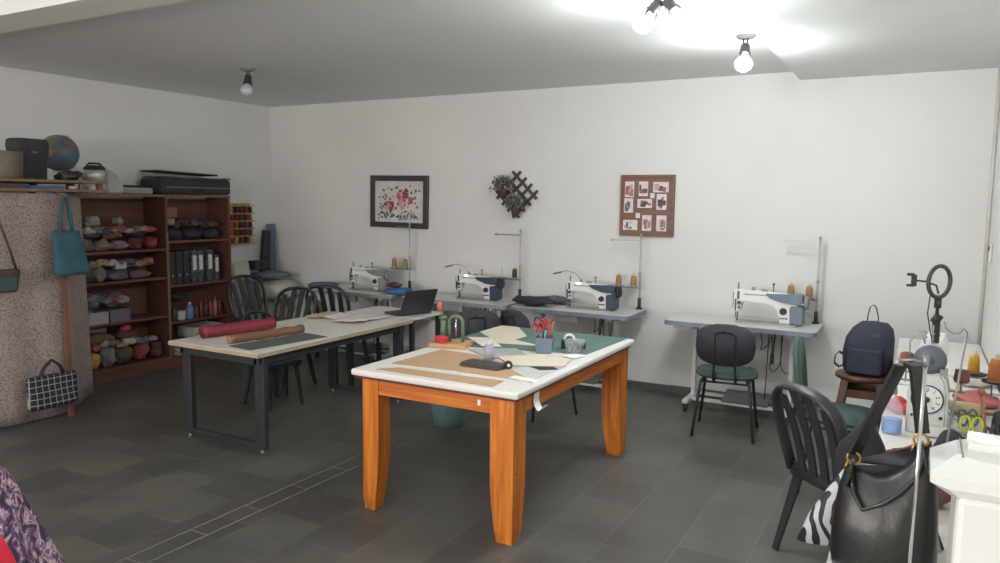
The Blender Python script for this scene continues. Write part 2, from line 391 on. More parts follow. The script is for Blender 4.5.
# ---------------------------------------------------------------- orange work table
def orange_table():
    x0, x1, y0, y1, zt = -2.663, -1.635, 3.143, 4.846, .785
    t = thing('work_table', 'large work table with orange pine legs and a white top', 'table', ((x0+x1)/2, (y0+y1)/2, 0))
    X, Y = (x1-x0)/2, (y1-y0)/2
    b = B(); b.box((0, 0, zt-.018), (2*X, 2*Y, .036), bev=.012, seg=3); obj('tabletop', b, WTOP, t)
    obj('underlay_board', B().bx(-X+.02, X-.02, -Y+.02, Y-.02, zt-.05, zt-.036), REDPLY, t)
    z1 = zt-.05
    for sx in (-1, 1):
        for sy in (-1, 1):
            rings = []; w = .105 if sx < 0 else .132; ins = .06 if sx < 0 else .035
            for z, k in [(z1, 1), (.42, 1), (.30, .99), (.2, .93), (.12, .85), (.06, .78), (.015, .74), (0, .70)]:
                xo, yo = sx*(X-ins), sy*(Y-.03); xi, yi = xo-sx*w*k, yo-sy*w*k
                if z < .02: xo -= sx*.006; yo -= sy*.006
                rings.append([(xo, yo, z), (xi, yo, z), (xi, yi, z), (xo, yi, z)])
            b = B(); b.loft(rings, sm=False)
            if sy < 0 and sx > 0: b.mi = 1; [b.cyl((X-.037, -Y+.06, z), (X-.0335, -Y+.06, z), .005) for z in (.36, .62)]
            obj('leg', b, [PINE, REDPLY], t)
    xa, ya, za = X-.05, Y-.05, z1-.04
    for sy in (-1, 1): obj('apron', B().box((0, sy*ya, za), (2*(xa-.10), .03, .08)), PINEX, t)
    for sx in (-1, 1): obj('apron', B().box((sx*xa, 0, za), (.03, 2*(ya-.12), .08)), PINEY, t)
    obj('paper_tag', B().box((.28, -ya-.016, za+.005), (.016, .002, .03)), PAPER, t, 'white paper tag')
orange_table()
ZT = .785

# ---------------------------------------------------------------- grey steel table
def steel_table(x0, x1, y0, y1, zt, label, two=True):
    t = thing('work_table', label, 'table', ((x0+x1)/2, (y0+y1)/2, 0)); X, Y = (x1-x0)/2, (y1-y0)/2
    b = B(); b.bx(-X+.003, X-.003, -Y+.003, Y-.003, zt-.002, zt); b.mi = 1; b.bx(-X, X, -Y, Y, zt-.028, zt-.002)
    obj('tabletop', b, [GTOP, TANEDGE], t)
    zf = zt-.028; p = .085
    b = B()
    for sx in (-1, 1): b.box((sx*(X-.07), 0, zf-.03), (.04, 2*Y-.1, .06))
    for sy in (-1, 1): b.box((0, sy*(Y-.07), zf-.03), (2*X-.14, .04, .06))
    obj('frame', b, BLACKST, t)
    for sy in (-1, 1):
        for sx in (-1, 1):
            obj('leg', B().box((sx*(X-.08), sy*(Y-.1), (zf+.03)/2), (p, .04, zf-.03), bev=.004), BLACKST, t)
            obj('levelling_foot', B().cyl((sx*(X-.08), sy*(Y-.1), 0), (sx*(X-.08), sy*(Y-.1), .03), .018, .008), STEEL, t)
        obj('foot_bar', B().box((0, sy*(Y-.1), .05), (2*X-.22, .04, .04), bev=.004), BLACKST, t)
    return t
steel_table(-4.55, -3.68, 3.44, 5.15, .70, 'long white topped table on black rectangular steel legs')
def desk():
    x0, x1, y0, y1, zt = -4.45, -3.72, 5.2, 5.66, .70
    t = thing('desk', 'small white desk with black legs behind the long steel table', 'table', ((x0+x1)/2, (y0+y1)/2, 0)); X, Y = (x1-x0)/2, (y1-y0)/2
    obj('tabletop', B().bx(-X, X, -Y, Y, zt-.022, zt, bev=.003), GTOP, t)
    for sx in (-1, 1):
        for sy in (-1, 1): obj('leg', B().box((sx*(X-.03), sy*(Y-.03), (zt-.022)/2), (.035, .035, zt-.022)), BLACKST, t)
    obj('modesty_panel', B().bx(-X+.05, X-.05, Y-.045, Y-.03, .36, .62), WTOP, t, 'white panel')
    obj('rail', B().bx(-X+.05, X-.05, -Y+.02, -Y+.04, zt-.06, zt-.022), BLACKST, t)
desk()

# ---------------------------------------------------------------- sewing stations
def sewing_table(x0, x1, y0, y1, label, edge=None):
    zt = .75
    t = thing('sewing_table', label, 'sewing table', ((x0+x1)/2, (y0+y1)/2, 0), 0, 'sewing tables along the back wall'); X, Y = (x1-x0)/2, (y1-y0)/2
    r = .05; out = []
    for cx, cy, a in ((X-r, Y-r, 0), (-X+r, Y-r, 1), (-X+r, -Y+r, 2), (X-r, -Y+r, 3)):
        for k in range(5): an = (a+k/4)*PI/2; out.append((cx+r*math.cos(an), cy+r*math.sin(an)))
    b = B(); b.prism([(x*.995, y*.99) for x, y in out], zt-.004, zt); b.mi = 1; b.prism(out, zt-.04, zt-.004)
    obj('tabletop', b, [IVORY, edge or EDGEBL], t)
    for sx in (-1, 1):
        b = B(); b.box((sx*(X-.2), .03, .38), (.03, .07, .56)).box((sx*(X-.2), .03, .69), (.04, .4, .03)).box((sx*(X-.2), 0, .085), (.05, .5, .035), bev=.008)
        obj('leg', b, IVORY, t)
        for sy in (-1, 1):
            b = B(); b.cyl((sx*(X-.2)-.012, sy*.22, .025), (sx*(X-.2)+.012, sy*.22, .025), .025).box((sx*(X-.2), sy*.22, .055), (.034, .03, .03))
            obj('caster', b, [DARK], t)
    obj('foot_rail', B().box((0, -.1, .085), (2*X-.44, .05, .02)).box((0, .12, .085), (2*X-.44, .05, .02)), IVORY, t)
    b = B(); b.box((.06, -.02, .125), (.36, .22, .014), rot=(.25, 0, 0), bev=.004)
    obj('pedal', b, mat('grey pedal', (96, 98, 100), .6), t)
    b = B(); b.cyl((.2, -.02, .14), (.2, .05, .66), .004); b.cyl((.26, -.12, .50), (.26, -.02, .70), .006).box((.26, -.13, .49), (.03, .02, .08), bev=.008)
    obj('knee_lifter', b, DARK, t)
    obj('switch_box', B().box((-.05, -.12, .665), (.22, .06, .07), bev=.006), IVORY, t)
    obj('drawer', B().box((-X+.15, -.1, .695), (.16, .2, .03), bev=.006), IVORY, t)
    for k in range(3):
        xx = .1+.09*k; pts = []
        for i in range(13):
            u = i/12; pts.append((xx+.12*u+.02*math.sin(u*9+k), .1-.1*u, .70-.35*math.sin(u*PI)*(1 if k else .5)))
        obj('cable', B().tube(pts, .004, 6), DARK, t)
    return t
def sewing_machine(loc, rz, label, cover, lamp=False, dark_body=False, scale=1.0):
    t = thing('sewing_machine', label, 'sewing machine', loc, rz, 'industrial sewing machines on the back wall tables')
    t.scale = (scale,)*3
    obj('bed_plate', B().box((0, 0, .006), (.50, .17, .012), bev=.004), STEEL, t)
    out = [(.24, .012), (.245, .24), (.235, .262), (-.20, .285), (-.265, .28), (-.275, .26), (-.275, .105), (-.265, .09), (-.225, .09), (-.215, .11), (-.212, .18), (-.19, .203), (.0, .19), (.07, .165), (.098, .12), (.105, .012)]
    b = B(); b.prism(out, -.045, .045, XZ, bev=.012); obj('body', b, WHITEM, t)
    b = B(); b.prism([(-.01, .262), (.02, .225), (.12, .195), (.2, .185), (.27, .185), (.285, .2), (.285, .255), (.27, .268)], -.06, .06, XZ, bev=.008); obj('control_cover', b, cover, t)
    b = B(); b.prism([(.19, .014), (.185, .15), (.2, .17), (.28, .17), (.295, .15), (.295, .03), (.285, .014)], -.065, .065, XZ, bev=.01); obj('motor_cover', b, cover, t)
    b = B(); b.cyl((.296, 0, .2), (.325, 0, .2), .062, .058, 24).cyl((.325, 0, .2), (.333, 0, .2), .03); obj('handwheel', b, DARK if cover is DKBLUE else GREYCOV, t)
    b = B(); b.cyl((.135, -.046, .12), (.135, -.066, .12), .03, .027, 20); obj('stitch_dial', b, DARK, t)
    b = B(); b.cyl((-.245, 0, .02), (-.245, 0, .1), .006).cyl((-.245, 0, .28), (-.245, 0, .34), .005).box((-.245, -.01, .02), (.012, .04, .014)).cyl((-.262, 0, .035), (-.262, 0, .09), .004)
    obj('needle_bar', b, mat('dark steel', (84, 84, 88), .35, metal=.7), t)
    b = B(); b.box((-.279, 0, .19), (.006, .07, .14), bev=.002).box((-.235, -.05, .235), (.018, .008, .07)).cyl((-.225, -.046, .17), (-.225, -.07, .17), .016).cyl((-.225, -.046, .13), (-.225, -.062, .13), .01).box((-.255, -.05, .15), (.012, .01, .10))
    obj('take_up_assembly', b, mat('dark steel', (84, 84, 88)), t)
    obj('oil_cap', B().cyl((-.12, 0, .275), (-.12, 0, .305), .02, .014), GREYCOV, t); obj('oil_cap', B().cyl((-.03, 0, .265), (-.03, 0, .29), .03, .026), GREYCOV, t)
    obj('bobbin_post', B().cyl((.04, .02, .262), (.04, .02, .33), .004).cyl((.04, .02, .33), (.04, .02, .345), .01), DARK, t)
    obj('trim_strip', B().box((-.09, -.047, .245), (.2, .004, .006)).box((.14, -.047, .06), (.07, .004, .012)), cover, t)
    if lamp:
        pts = [(-.12, .03, .29), (-.2, .04, .36), (-.3, .03, .39), (-.36, 0, .375)]
        b = B(); b.tube(pts, .004, 6); a = obj('lamp_arm', b, STEEL, t)
        obj('lamp_head', B().box((-.40, 0, .362), (.1, .03, .018), rot=(0, -.25, 0), bev=.006), mat('grey lamp head', (110, 108, 108), .5), a)
        obj('work_light', B().box((-.13, -.05, .272), (.04, .006, .014)), mat('lit work light', (255, 255, 255), emit=6, var=0), t, 'small lit white work light')
    return t
def thread_stand(loc, h, label, armw=.27, tray=.19, tcol=None, base=.0, armm=None):
    t = thing('thread_stand', label, 'thread stand', loc, 0, 'thread stands behind the sewing machines')
    obj('pole', B().cyl((0, 0, base), (0, 0, h), .0085).cyl((0, 0, h*.48), (0, 0, h*.53), .012).cyl((0, 0, h), (0, 0, h+.02), .012), mat('pale stand steel', (176, 174, 170), .4, metal=.2), t)
    obj('base_clamp', B().cyl((0, 0, 0), (0, 0, .1), .016).cyl((0, 0, 0), (0, 0, .012), .03), DARK, t)
    obj('guide_arm', B().box((-armw/2, 0, h-.035), (armw, .014, .012)).cyl((-armw, -.012, h-.035), (-armw, .012, h-.035), .012), armm or STEEL, t)
    b = B(); b.box((-.12, 0, tray), (.26, .02, .012)); b.lathe([(.035, 0), (.045, .004), (.045, .008)], (-.06, 0, tray+.006)).lathe([(.035, 0), (.045, .004), (.045, .008)], (-.2, 0, tray+.006))
    tr = obj('spool_tray', b, tcol or GREYCOV, t)
    obj('spool_pin', B().cyl((-.06, 0, tray), (-.06, 0, tray+.11), .003), STEEL, tr); obj('spool_pin', B().cyl((-.2, 0, tray), (-.2, 0, tray+.11), .003), STEEL, tr)
    return t
def thread_cone(loc, r, h, m, label, group=None):
    t = thing('thread_cone', label, 'thread spool', loc, 0, group)
    obj('thread', B().lathe([(r*.9, .004), (r, .01), (r*.92, h*.6), (r*.72, h*.82)], n=16), m, t)
    obj('cone_core', B().lathe([(r*.95, 0), (r*.95, .004), (r*.5, .006), (r*.45, h*.8), (r*.3, h), (r*.28, h)], n=12), mat('cone core cream', (196, 182, 140), .6), t)
    return t
GRAYW = mat('aged thread stand white', (186, 182, 178), .6)
st = [(-5.80, -4.58, 'sewing table nearest the left corner of the room'),
      (-4.46, -3.28, 'sewing table in front of the wall between the flower picture and the trellis'),
      (-3.24, -2.10, 'sewing table below the photo collage frame'),
      (-1.80, -.63, 'blue edged sewing table standing alone at the right of the back wall')]
PALEEDGE = mat('grey lilac table edge', (142, 138, 140), .5)
for i, (x0, x1, lab) in enumerate(st): sewing_table(x0, x1, 6.02, 6.55, lab, PALEEDGE if i < 2 else None)
sewing_machine((-5.06, 6.28, .75), 0, 'cream sewing machine with a grey motor below the flower picture', GREYCOV, scale=.84)
sewing_machine((-3.72, 6.28, .75), 0, 'sewing machine with dark blue cover and lamp arm, left of the trellis stand', DKBLUE, True, scale=.84)
sewing_machine((-2.54, 6.28, .75), 0, 'sewing machine with blue cover and lamp arm below the photo collage', DKBLUE, True, scale=.84)
sewing_machine((-1.03, 6.28, .75), 0, 'white sewing machine with grey blue cover at the right of the back wall', MIDBLUE, scale=.94)
thread_stand((-4.69, 6.5, .75), .70, 'white thread stand reaching up to the flower picture', armw=.15, tray=.22, tcol=EDGEBL, armm=mat('blue guide', (78, 112, 142), .5))
thread_stand((-3.375, 6.5, .75), .66, 'grey thread stand below the wall trellis')
thread_stand((-2.165, 6.5, .75), .65, 'grey thread stand reaching the bottom of the photo collage')
thread_stand((-.69, 6.5, .75), .685, 'grey thread stand at the far right of the back wall', armw=.26)
for x, tr, nm in ((-4.69, .22, 'the white stand under the flower picture'), (-2.165, .19, 'the stand under the photo collage'), (-.69, .19, 'the rightmost wall stand')):
    for dx, side in ((-.2, 'left'), (-.06, 'right')):
        thread_cone((x+dx, 6.5, .75+tr+.015), .028, .115, GOLD, 'golden brown thread cone on the %s of %s' % (side, nm))
thread_cone((-3.375-.06, 6.5, .955), .025, .11, mat('dark olive thread', (62, 66, 50), .8), 'dark olive thread cone on the stand below the trellis')
# things on the wall tables
b = B(); b.blob((0, 0, .02), (.3, .2, .05), .25, 3, 3); b.blob((.05, .03, .035), (.2, .14, .04), .25, 4, 9)
solo('folded_cloth', b, mat('bright blue cloth', (66, 112, 168), .85), 'bright blue cloth folded on the first sewing table beside the laptop', 'cloth', (-4.62, 6.18, .757))
solo('pouch', B().blob((0, 0, .03), (.17, .09, .06), .12, 3, 5), mat('dark red pouch', (92, 52, 50), .8), 'dark red brown pouch lying on the bright blue cloth', 'pouch', (-4.66, 6.2, .805))
solo('round_cushion', B().lathe([(.02, 0), (.15, .005), (.17, .025), (.14, .045), (.02, .055)]), mat('slate blue cushion', (84, 102, 126), .85), 'flat slate blue cushion on the left end of the first sewing table', 'cushion', (-5.62, 6.2, .751))
b = B(); b.blob((0, 0, .03), (.34, .22, .09), .28, 3, 11)
solo('folded_cloth', b, mat('dark charcoal cloth', (50, 50, 58), .9), 'crumpled charcoal cloth on the left end of the table under the photo collage', 'cloth', (-3.06, 6.16, .765))
b = B(); b.blob((0, 0, .03), (.3, .26, .06), .2, 3, 14)
solo('folded_cloth', b, mat('slate grey cloth', (98, 104, 114), .9), 'slate grey cloth spread between charcoal cloth and the sewing machine', 'cloth', (-2.98, 6.44, .757))

# ---------------------------------------------------------------- pictures and trellis on the back wall
def flower_picture():
    t = thing('picture_frame', 'dark framed picture of pink flowers hanging on the back wall', 'picture', (-4.91, WALLD, 1.68), 0)
    W, H = .76, .56
    M = Matrix.Rotation(.012, 4, 'Y')
    b = B(); b.T = M
    for sx in (-1, 1): b.box((sx*(W/2-.03), -.018, 0), (.06, .032, H), bev=.006)
    for sz in (-1, 1): b.box((0, -.017, sz*(H/2-.03)), (W-.1, .03, .06), bev=.006)
    obj('frame', b, mat('dark grey brown frame', (66, 60, 58), .5), t)
    b = B(); b.T = M; b.box((0, -.01, 0), (W-.1, .012, H-.1))
    r = random.Random(3); cols = [mat('petal pink', (176, 74, 104)), mat('petal rose', (206, 140, 158)), mat('leaf grey green', (92, 104, 96)), mat('petal deep red', (150, 48, 72))]
    cnt = [0]
    def spot(x, z, rr, mi):
        b.mi = mi+1; n = 7; o = [(x+rr*(.7+.6*r.random())*math.cos(2*PI*k/n), z+rr*(.7+.6*r.random())*math.sin(2*PI*k/n)) for k in range(n)]
        cnt[0] += 1; b.prism(o, .0155, .0162+.00002*cnt[0], XZ)
    for cx, cz, R, mi in ((-.13, -.05, .06, 3), (.02, .06, .06, 0), (.12, .03, .06, 0), (.05, -.02, .05, 1), (.08, .09, .04, 3)):
        for k in range(22):
            a = r.random()*6.28; d = R*math.sqrt(r.random()); spot(cx+d*math.cos(a), cz+d*math.sin(a), .012+.012*r.random(), mi if k % 3 else 1)
    for k in range(130):
        x = r.uniform(-.27, .27); z = r.choice([r.uniform(-.19, -.1), r.uniform(-.19, .17)])
        spot(x, z, .005+.011*r.random(), 2)
    obj('canvas', b, [mat('pale linen canvas', (206, 200, 196), .9)]+cols, t)
flower_picture()
def photo_collage():
    t = thing('picture_frame', 'brown wooden collage frame with many small photographs on the back wall', 'picture', (-2.16, WALLD, 1.675), 0)
    W, H = .50, .55; fw = wood_material('collage frame wood', (104, 70, 58), (126, 88, 72), 'X', 12)
    b = B(); b.box((0, -.012, 0), (W, .02, H), bev=.004)
    for sx in (-1, 1): b.box((sx*(W/2-.012), -.022, 0), (.024, .02, H), bev=.004)
    for sz in (-1, 1): b.box((0, -.0215, sz*(H/2-.012)), (W-.03, .019, .024), bev=.004)
    obj('frame', b, fw, t)
    ph = [(-.165, .145, .085, .14), (-.035, .15, .085, .13), (.125, .165, .14, .09), (-.17, -.0, .085, .13), (-.02, .02, .135, .08), (.135, .035, .09, .14), (-.15, -.175, .135, .09), (.005, -.155, .085, .14), (.14, -.155, .09, .14), (.05, .09, .04, .045), (-.08, -.09, .04, .045)]
    r = random.Random(5); pal = [(214, 190, 196), (150, 120, 136), (84, 88, 110), (160, 90, 96), (206, 210, 208), (66, 68, 84), (196, 150, 160)]
    for i, (x, z, w_, h_) in enumerate(ph):
        b = B(); b.box((x, -.024, z), (w_, .003, h_))
        if i < 9:
            for k in range(5):
                b.mi = 1+k % 3; ww = w_*r.uniform(.2, .5); hh = h_*r.uniform(.25, .55)
                b.box((x+r.uniform(-1, 1)*(w_-ww)/2.3, -.0258-.0002*k, z+r.uniform(-1, .4)*(h_-hh)/2.3), (ww, .001, hh))
        cs = r.sample(pal, 3)
        obj('photograph', b, [mat('photo pale', (218, 210, 206))]+[mat('photo tint %d' % pal.index(c), c, var=.25, scale=50) for c in cs], t)
photo_collage()
def trellis():
    t = thing('wall_trellis', 'dark wooden lattice trellis hanging on the back wall', 'trellis', (-3.515, WALLD, 1.745), 0)
    m = mat('dark brown lattice wood', (74, 58, 58), .6); q = PI/4; a = .5
    b = B(); u = Vector((math.cos(q), 0, math.sin(q))); v = Vector((-math.sin(q), 0, math.cos(q)))
    for k in range(4): b.box(v*(k-1.5)*.087, (.375, .012, .026), rot=(0, -q, 0))
    b.T = Matrix.Translation((0, -.02, 0))
    for k in range(4): b.box(u*(k-1.5)*.087, (.375, .012, .026), rot=(0, q, 0))
    bb = obj('lattice', b, m, t); bb.location = (.03, -.012, .02)
trellis()
POTM = mat('brown pot', (86, 62, 58), .7)
def plant(loc, label, seed, droop):
    t = thing('potted_plant', label, 'plant', loc)
    obj('pot', B().lathe([(.026, -.085), (.028, -.085), (.043, -.01), (.048, 0), (.048, .008), (.04, .008), (.036, -.005)], n=18), POTM, t)
    r = random.Random(seed); b = B()
    for k in range(260):
        a = r.random()*2*PI; e = r.uniform(-.4, 1.3); R = .125*r.uniform(.45, 1)
        p = Vector((math.cos(a)*math.cos(e)*R*.95+droop*max(0, r.random()-.6)*.12, math.sin(a)*math.cos(e)*R*.55, .03+math.sin(e)*R*.95))
        p.y = min(p.y, .04)
        b.mi = 0 if r.random() < .72 else (1 if r.random() < .5 else 2)
        s_ = r.uniform(.011, .021)
        M = Matrix.Translation(p) @ Euler((r.random()*6, r.random()*6, r.random()*6)).to_matrix().to_4x4()
        b.prism([(-s_, 0), (-s_*.3, s_*.5), (s_, 0), (-s_*.3, -s_*.5)], -.001, .001, M)
    obj('foliage', b, [mat('dusty leaves', (92, 104, 96)), mat('dull pink blossom', (150, 118, 120)), mat('pale grey leaves', (146, 152, 146))], t)
    b = B()
    for k in range(8):
        a = k*.8; b.cyl((0, 0, 0), (.06*math.cos(a), min(.03, .04*math.sin(a)), .09), .002, n=5)
    obj('stem', b, mat('stem green', (70, 78, 62)), t)
plant((-3.59, 6.53, 1.81), 'brown pot of dusty leaves hanging left of the trellis', 1, -1)
plant((-3.45, 6.52, 1.635), 'brown pot with pale flowers hanging in front of the lower trellis', 2, 0)

# ---------------------------------------------------------------- chairs
def mono_chair(name, label, loc, rz, group='black plastic chairs'):
    t = thing(name, label, 'chair', loc, rz, group)
    # seat
    def fs(u, v):
        x = (u-.5)*(.40+.04*v); y = -.20+.42*v; return (x, y, .435-.02*math.sin(v*PI)-.012*math.cos((u-.5)*PI)**2+.012-.03*max(0, v-.85)/.15)
    obj('seat', B().grid(fs, 12, 12, .02), BLACKPL, t)
    b = B(); b.tube([(-.2, .2, .40), (-.2, -.18, .41), (-.19, -.2, .41), (.19, -.2, .41), (.2, -.18, .41), (.2, .2, .40)], .014, 8, flat=.028); obj('seat_skirt', b, BLACKPL, t)
    for sx in (-1, 1):
        for sy in (-1, 1):
            top = Vector((sx*.19, sy*.185, .42)); bt = Vector((sx*.225, sy*(.235 if sy > 0 else .27), 0)); rings = []
            for k in range(5):
                u = k/4; p = top.lerp(bt, u); w_ = .062*(1-u)+.034*u
                rings.append([(p.x, p.y, p.z), (p.x-sx*w_, p.y, p.z), (p.x-sx*w_, p.y-sy*.012, p.z), (p.x-sx*.012, p.y-sy*.012, p.z), (p.x-sx*.012, p.y-sy*w_, p.z), (p.x, p.y-sy*w_, p.z)])
            obj('leg', B().loft(rings, sm=False), BLACKPL, t)
    # back arch
    def bk(x, z): return Vector((x, -.20-.13*((z-.42)/.45)-.02*(1-(x/.21)**2)*((z-.42)/.45), z))
    path = [bk(-.195, .42), bk(-.205, .52), bk(-.215, .64)]
    for k in range(11):
        a = PI-PI*k/10; path.append(bk(.215*math.copysign(abs(math.cos(a))**.75, math.cos(a)), .70+.17*abs(math.sin(a))**.8))
    path += [bk(.215, .64), bk(.205, .52), bk(.195, .42)]
    obj('back_frame', B().tube(path, .013, 10, flat=(.03, (0, 1, 0))), BLACKPL, t)
    for k in range(4):
        x0 = (k-1.5)*.078; x1 = (k-1.5)*.092; zt = .865-.035*abs(k-1.5)**1.3
        pts = [bk(x0+(x1-x0)*u, .42+(zt-.42)*u)+Vector((0, .02*math.sin(u*PI), 0)) for u in [i/6 for i in range(7)]]
        obj('back_slat', B().ribbon(pts, .046, .012, (1, 0, 0)), BLACKPL, t)
    return t
c0 = mono_chair('plastic_chair', 'black slatted plastic chair in the right foreground behind the handbag', (-.20, 3.86, 0), -.76)
dup(c0, (-5.98, 5.66, 0), -1.75, 'black plastic chair in front of the pillows beside the bookshelf')
dup(c0, (-4.98, 4.90, 0), -2.95, 'black plastic chair beyond the long steel table, middle one of the arched backs')
dup(c0, (-5.08, 5.84, 0), .3, 'black plastic chair under the flat slate blue cushion end of the first sewing table')
dup(c0, (-4.60, 4.47, 0), -1.75, 'low black plastic chair tucked under the far side of the long steel table', scale=(.74, .74, .86))

def typist_chair(label, loc, rz, seatm, backm, group='upholstered chairs', bh=.30):
    t = thing('upholstered_chair', label, 'chair', loc, rz, group)
    b = B(); b.prism(superell(.44, .40, 2.8), .435, .475, bev=.014, sm=True); obj('seat', b, seatm, t)
    b = B(); M = Matrix.Translation((0, -.245, .70)) @ Matrix.Rotation(.12, 4, 'X') @ XZ
    b.prism(superell(.41, bh, 2.9), -.022, .022, M, bev=.014, sm=True); obj('backrest', b, backm, t)
    for sx in (-1, 1):
        obj('back_support', B().tube([(sx*.075, -.05, .425), (sx*.075, -.2, .42), (sx*.075, -.238, .46), (sx*.07, -.275, .78), (sx*.05, -.285, .80), (0, -.285, .805)], .009, 8), BLACKST, t)
        for sy in (-1, 1):
            obj('leg', B().tube([(sx*.15, sy*.14, .43), (sx*.17, sy*.165, .41), (sx*.215, sy*.215, .0)], .0115, 8), BLACKST, t)
        obj('cross_tube', B().tube([(sx*.165, -.16, .40), (sx*.165, .16, .40)], .008, 8), BLACKST, t)
    obj('front_tube', B().tube([(-.16, .15, .405), (.16, .15, .405)], .008), BLACKST, t); obj('rear_tube', B().tube([(-.16, -.15, .405), (.16, -.15, .405)], .008), BLACKST, t)
    return t
g0 = typist_chair('dark backed chair with green seat in front of the rightmost wall sewing table', (-1.19, 5.66, 0), .12, GREENF, DARKF)
typist_chair('green upholstered chair seen side on behind the plastic chair', (-.34, 4.86, 0), -PI/2+.06, GREENF, GREENF, bh=.40)
dup(g0, (-3.17, 5.22, 0), .75, 'dark upholstered chair behind the left far corner of the orange table')
dup(g0, (-2.62, 5.42, 0), -.5, 'dark upholstered chair behind the orange table, right neighbour of the similar dark chair')

# stool and backpack
def stool():
    t = thing('wooden_stool', 'dark brown wooden stool under the navy backpack', 'stool', (-.26, 5.28, 0))
    obj('seat', B().lathe([(.15, .6), (.165, .607), (.165, .628), (.155, .635), (.01, .635)], n=28), BROWNW, t)
    for sx in (-1, 1):
        for sy in (-1, 1):
            rings = []
            for z, o in ((.602, .10), (0, .175)): rings.append([(sx*o+a*.022, sy*o+c_*.022, z) for a, c_ in ((-1, -1), (1, -1), (1, 1), (-1, 1))])
            obj('leg', B().loft(rings, sm=False), BROWNW, t)
    for sy in (-1, 1):
        obj('stretcher', B().box((0, sy*.115, .52), (.2, .018, .05)), BROWNW, t); obj('stretcher', B().box((sy*.115, 0, .52), (.018, .2, .05)), BROWNW, t)
stool()
def backpack():
    t = thing('backpack', 'navy blue backpack sitting on the wooden stool', 'backpack', (-.245, 5.28, .637), -.1); t.scale = (.93,)*3
    rings = []
    for z, w_, d_, dx in ((0, .13, .08, 0), (.03, .15, .1, 0), (.15, .155, .105, .0), (.25, .15, .095, .01), (.32, .125, .08, .025), (.355, .08, .05, .035), (.362, .02, .015, .04)):
        rings.append([(x*w_*2+dx, y*d_*2, z) for x, y in superell(1, 1, 3, 28)])
    b = B(); b.loft(rings)
    for v in b.bm.verts: v.co += v.co.normalized()*.012*noise.noise(v.co*14)
    obj('body', b, NAVY, t)
    rings = [[(x*.22, -.115+y*.06, z) for x, y in superell(1, 1, 3, 20)] for z in (.02, .03, .17, .185)]
    obj('front_pocket', B().loft(rings), NAVY, t)
    obj('top_loop', B().ribbon(arc((.02, 0, .35), .035, 0, PI, 8)[:1]+[(.052, 0, .40), (.035, 0, .46), (.02, 0, .475), (.0, 0, .46), (-.012, 0, .40), (-.014, 0, .35)], .022, .005), DARKF, t)
    obj('side_strap', B().ribbon([(-.13, .02, .1), (-.18, .0, .13), (-.2, -.02, .1), (-.2, -.03, .05), (-.17, -.03, .03), (-.13, 0, .05)], .025, .006, (0, 1, .3)), DARKF, t)
    obj('label_patch', B().box((.06, -.098, .28), (.05, .004, .02), rot=(-.2, 0, 0)), mat('brown patch', (70, 52, 50)), t, 'small brown patch')
backpack()

# ---------------------------------------------------------------- bookshelf
SX0, SX1 = XL+.01, -6.45
def bookshelf():
    t = thing('bookshelf', 'dark reddish wooden bookshelf against the left wall', 'shelf', (SX0, 4.85, 0))
    d = SX1-SX0; y0, y1, yd = -.85, .84, .06
    b = B(); b.bx(0, d, y0, y0+.025, 0, 1.70); obj('side_panel', b, SHELFW, t)
    b = B(); b.bx(0, d, y1-.025, y1, 0, 1.70); obj('side_panel', b, SHELFW, t)
    obj('back_panel', B().bx(0, .008, y0+.025, y1-.025, 0, 1.68), SHELFW, t)
    obj('top_board', B().bx(0, d+.01, y0, y1, 1.70, 1.725), SHELFE, t)
    b = B(); b.bx(.01, d-.006, yd-.012, yd+.012, .1, 1.70); b.mi = 1; b.bx(d-.006, d, yd-.014, yd+.014, .1, 1.34); obj('divider', b, [SHELFW, SHELFE], t)
    for z in (.92, .54, .12): obj('shelf_board', B().bx(.01, d-.005, y0+.026, yd-.013, z-.022, z), SHELFW, t)
    for z in (1.27, .83, .46, .12): obj('shelf_board', B().bx(.01, d-.005, yd+.013, y1-.026, z-.022, z), SHELFW, t)
    obj('shelf_board', B().bx(.01, d-.005, y0+.026, yd-.013, 1.20-.022, 1.20), SHELFW, t)
    obj('plinth', B().bx(d-.03, d-.01, y0+.026, y1-.026, 0, .098), SHELFW, t)
bookshelf()
def cloth_wad(name, y, z, d, col, label, cat='cloth', seed=1, x=-6.56, group=None, amp=.22):
    m = mat('cloth %d %d %d' % col, col, .9)
    b = B(); b.blob((0, 0, d[2]*.42), d, amp, 3.2, seed)
    zmin = min(v.co.z for v in b.bm.verts)
    for v in b.bm.verts: v.co.z = max(v.co.z, 0.0)
    return solo(name, b, m, label, cat, (x, y, z+.002), (0, 0, 0), group)
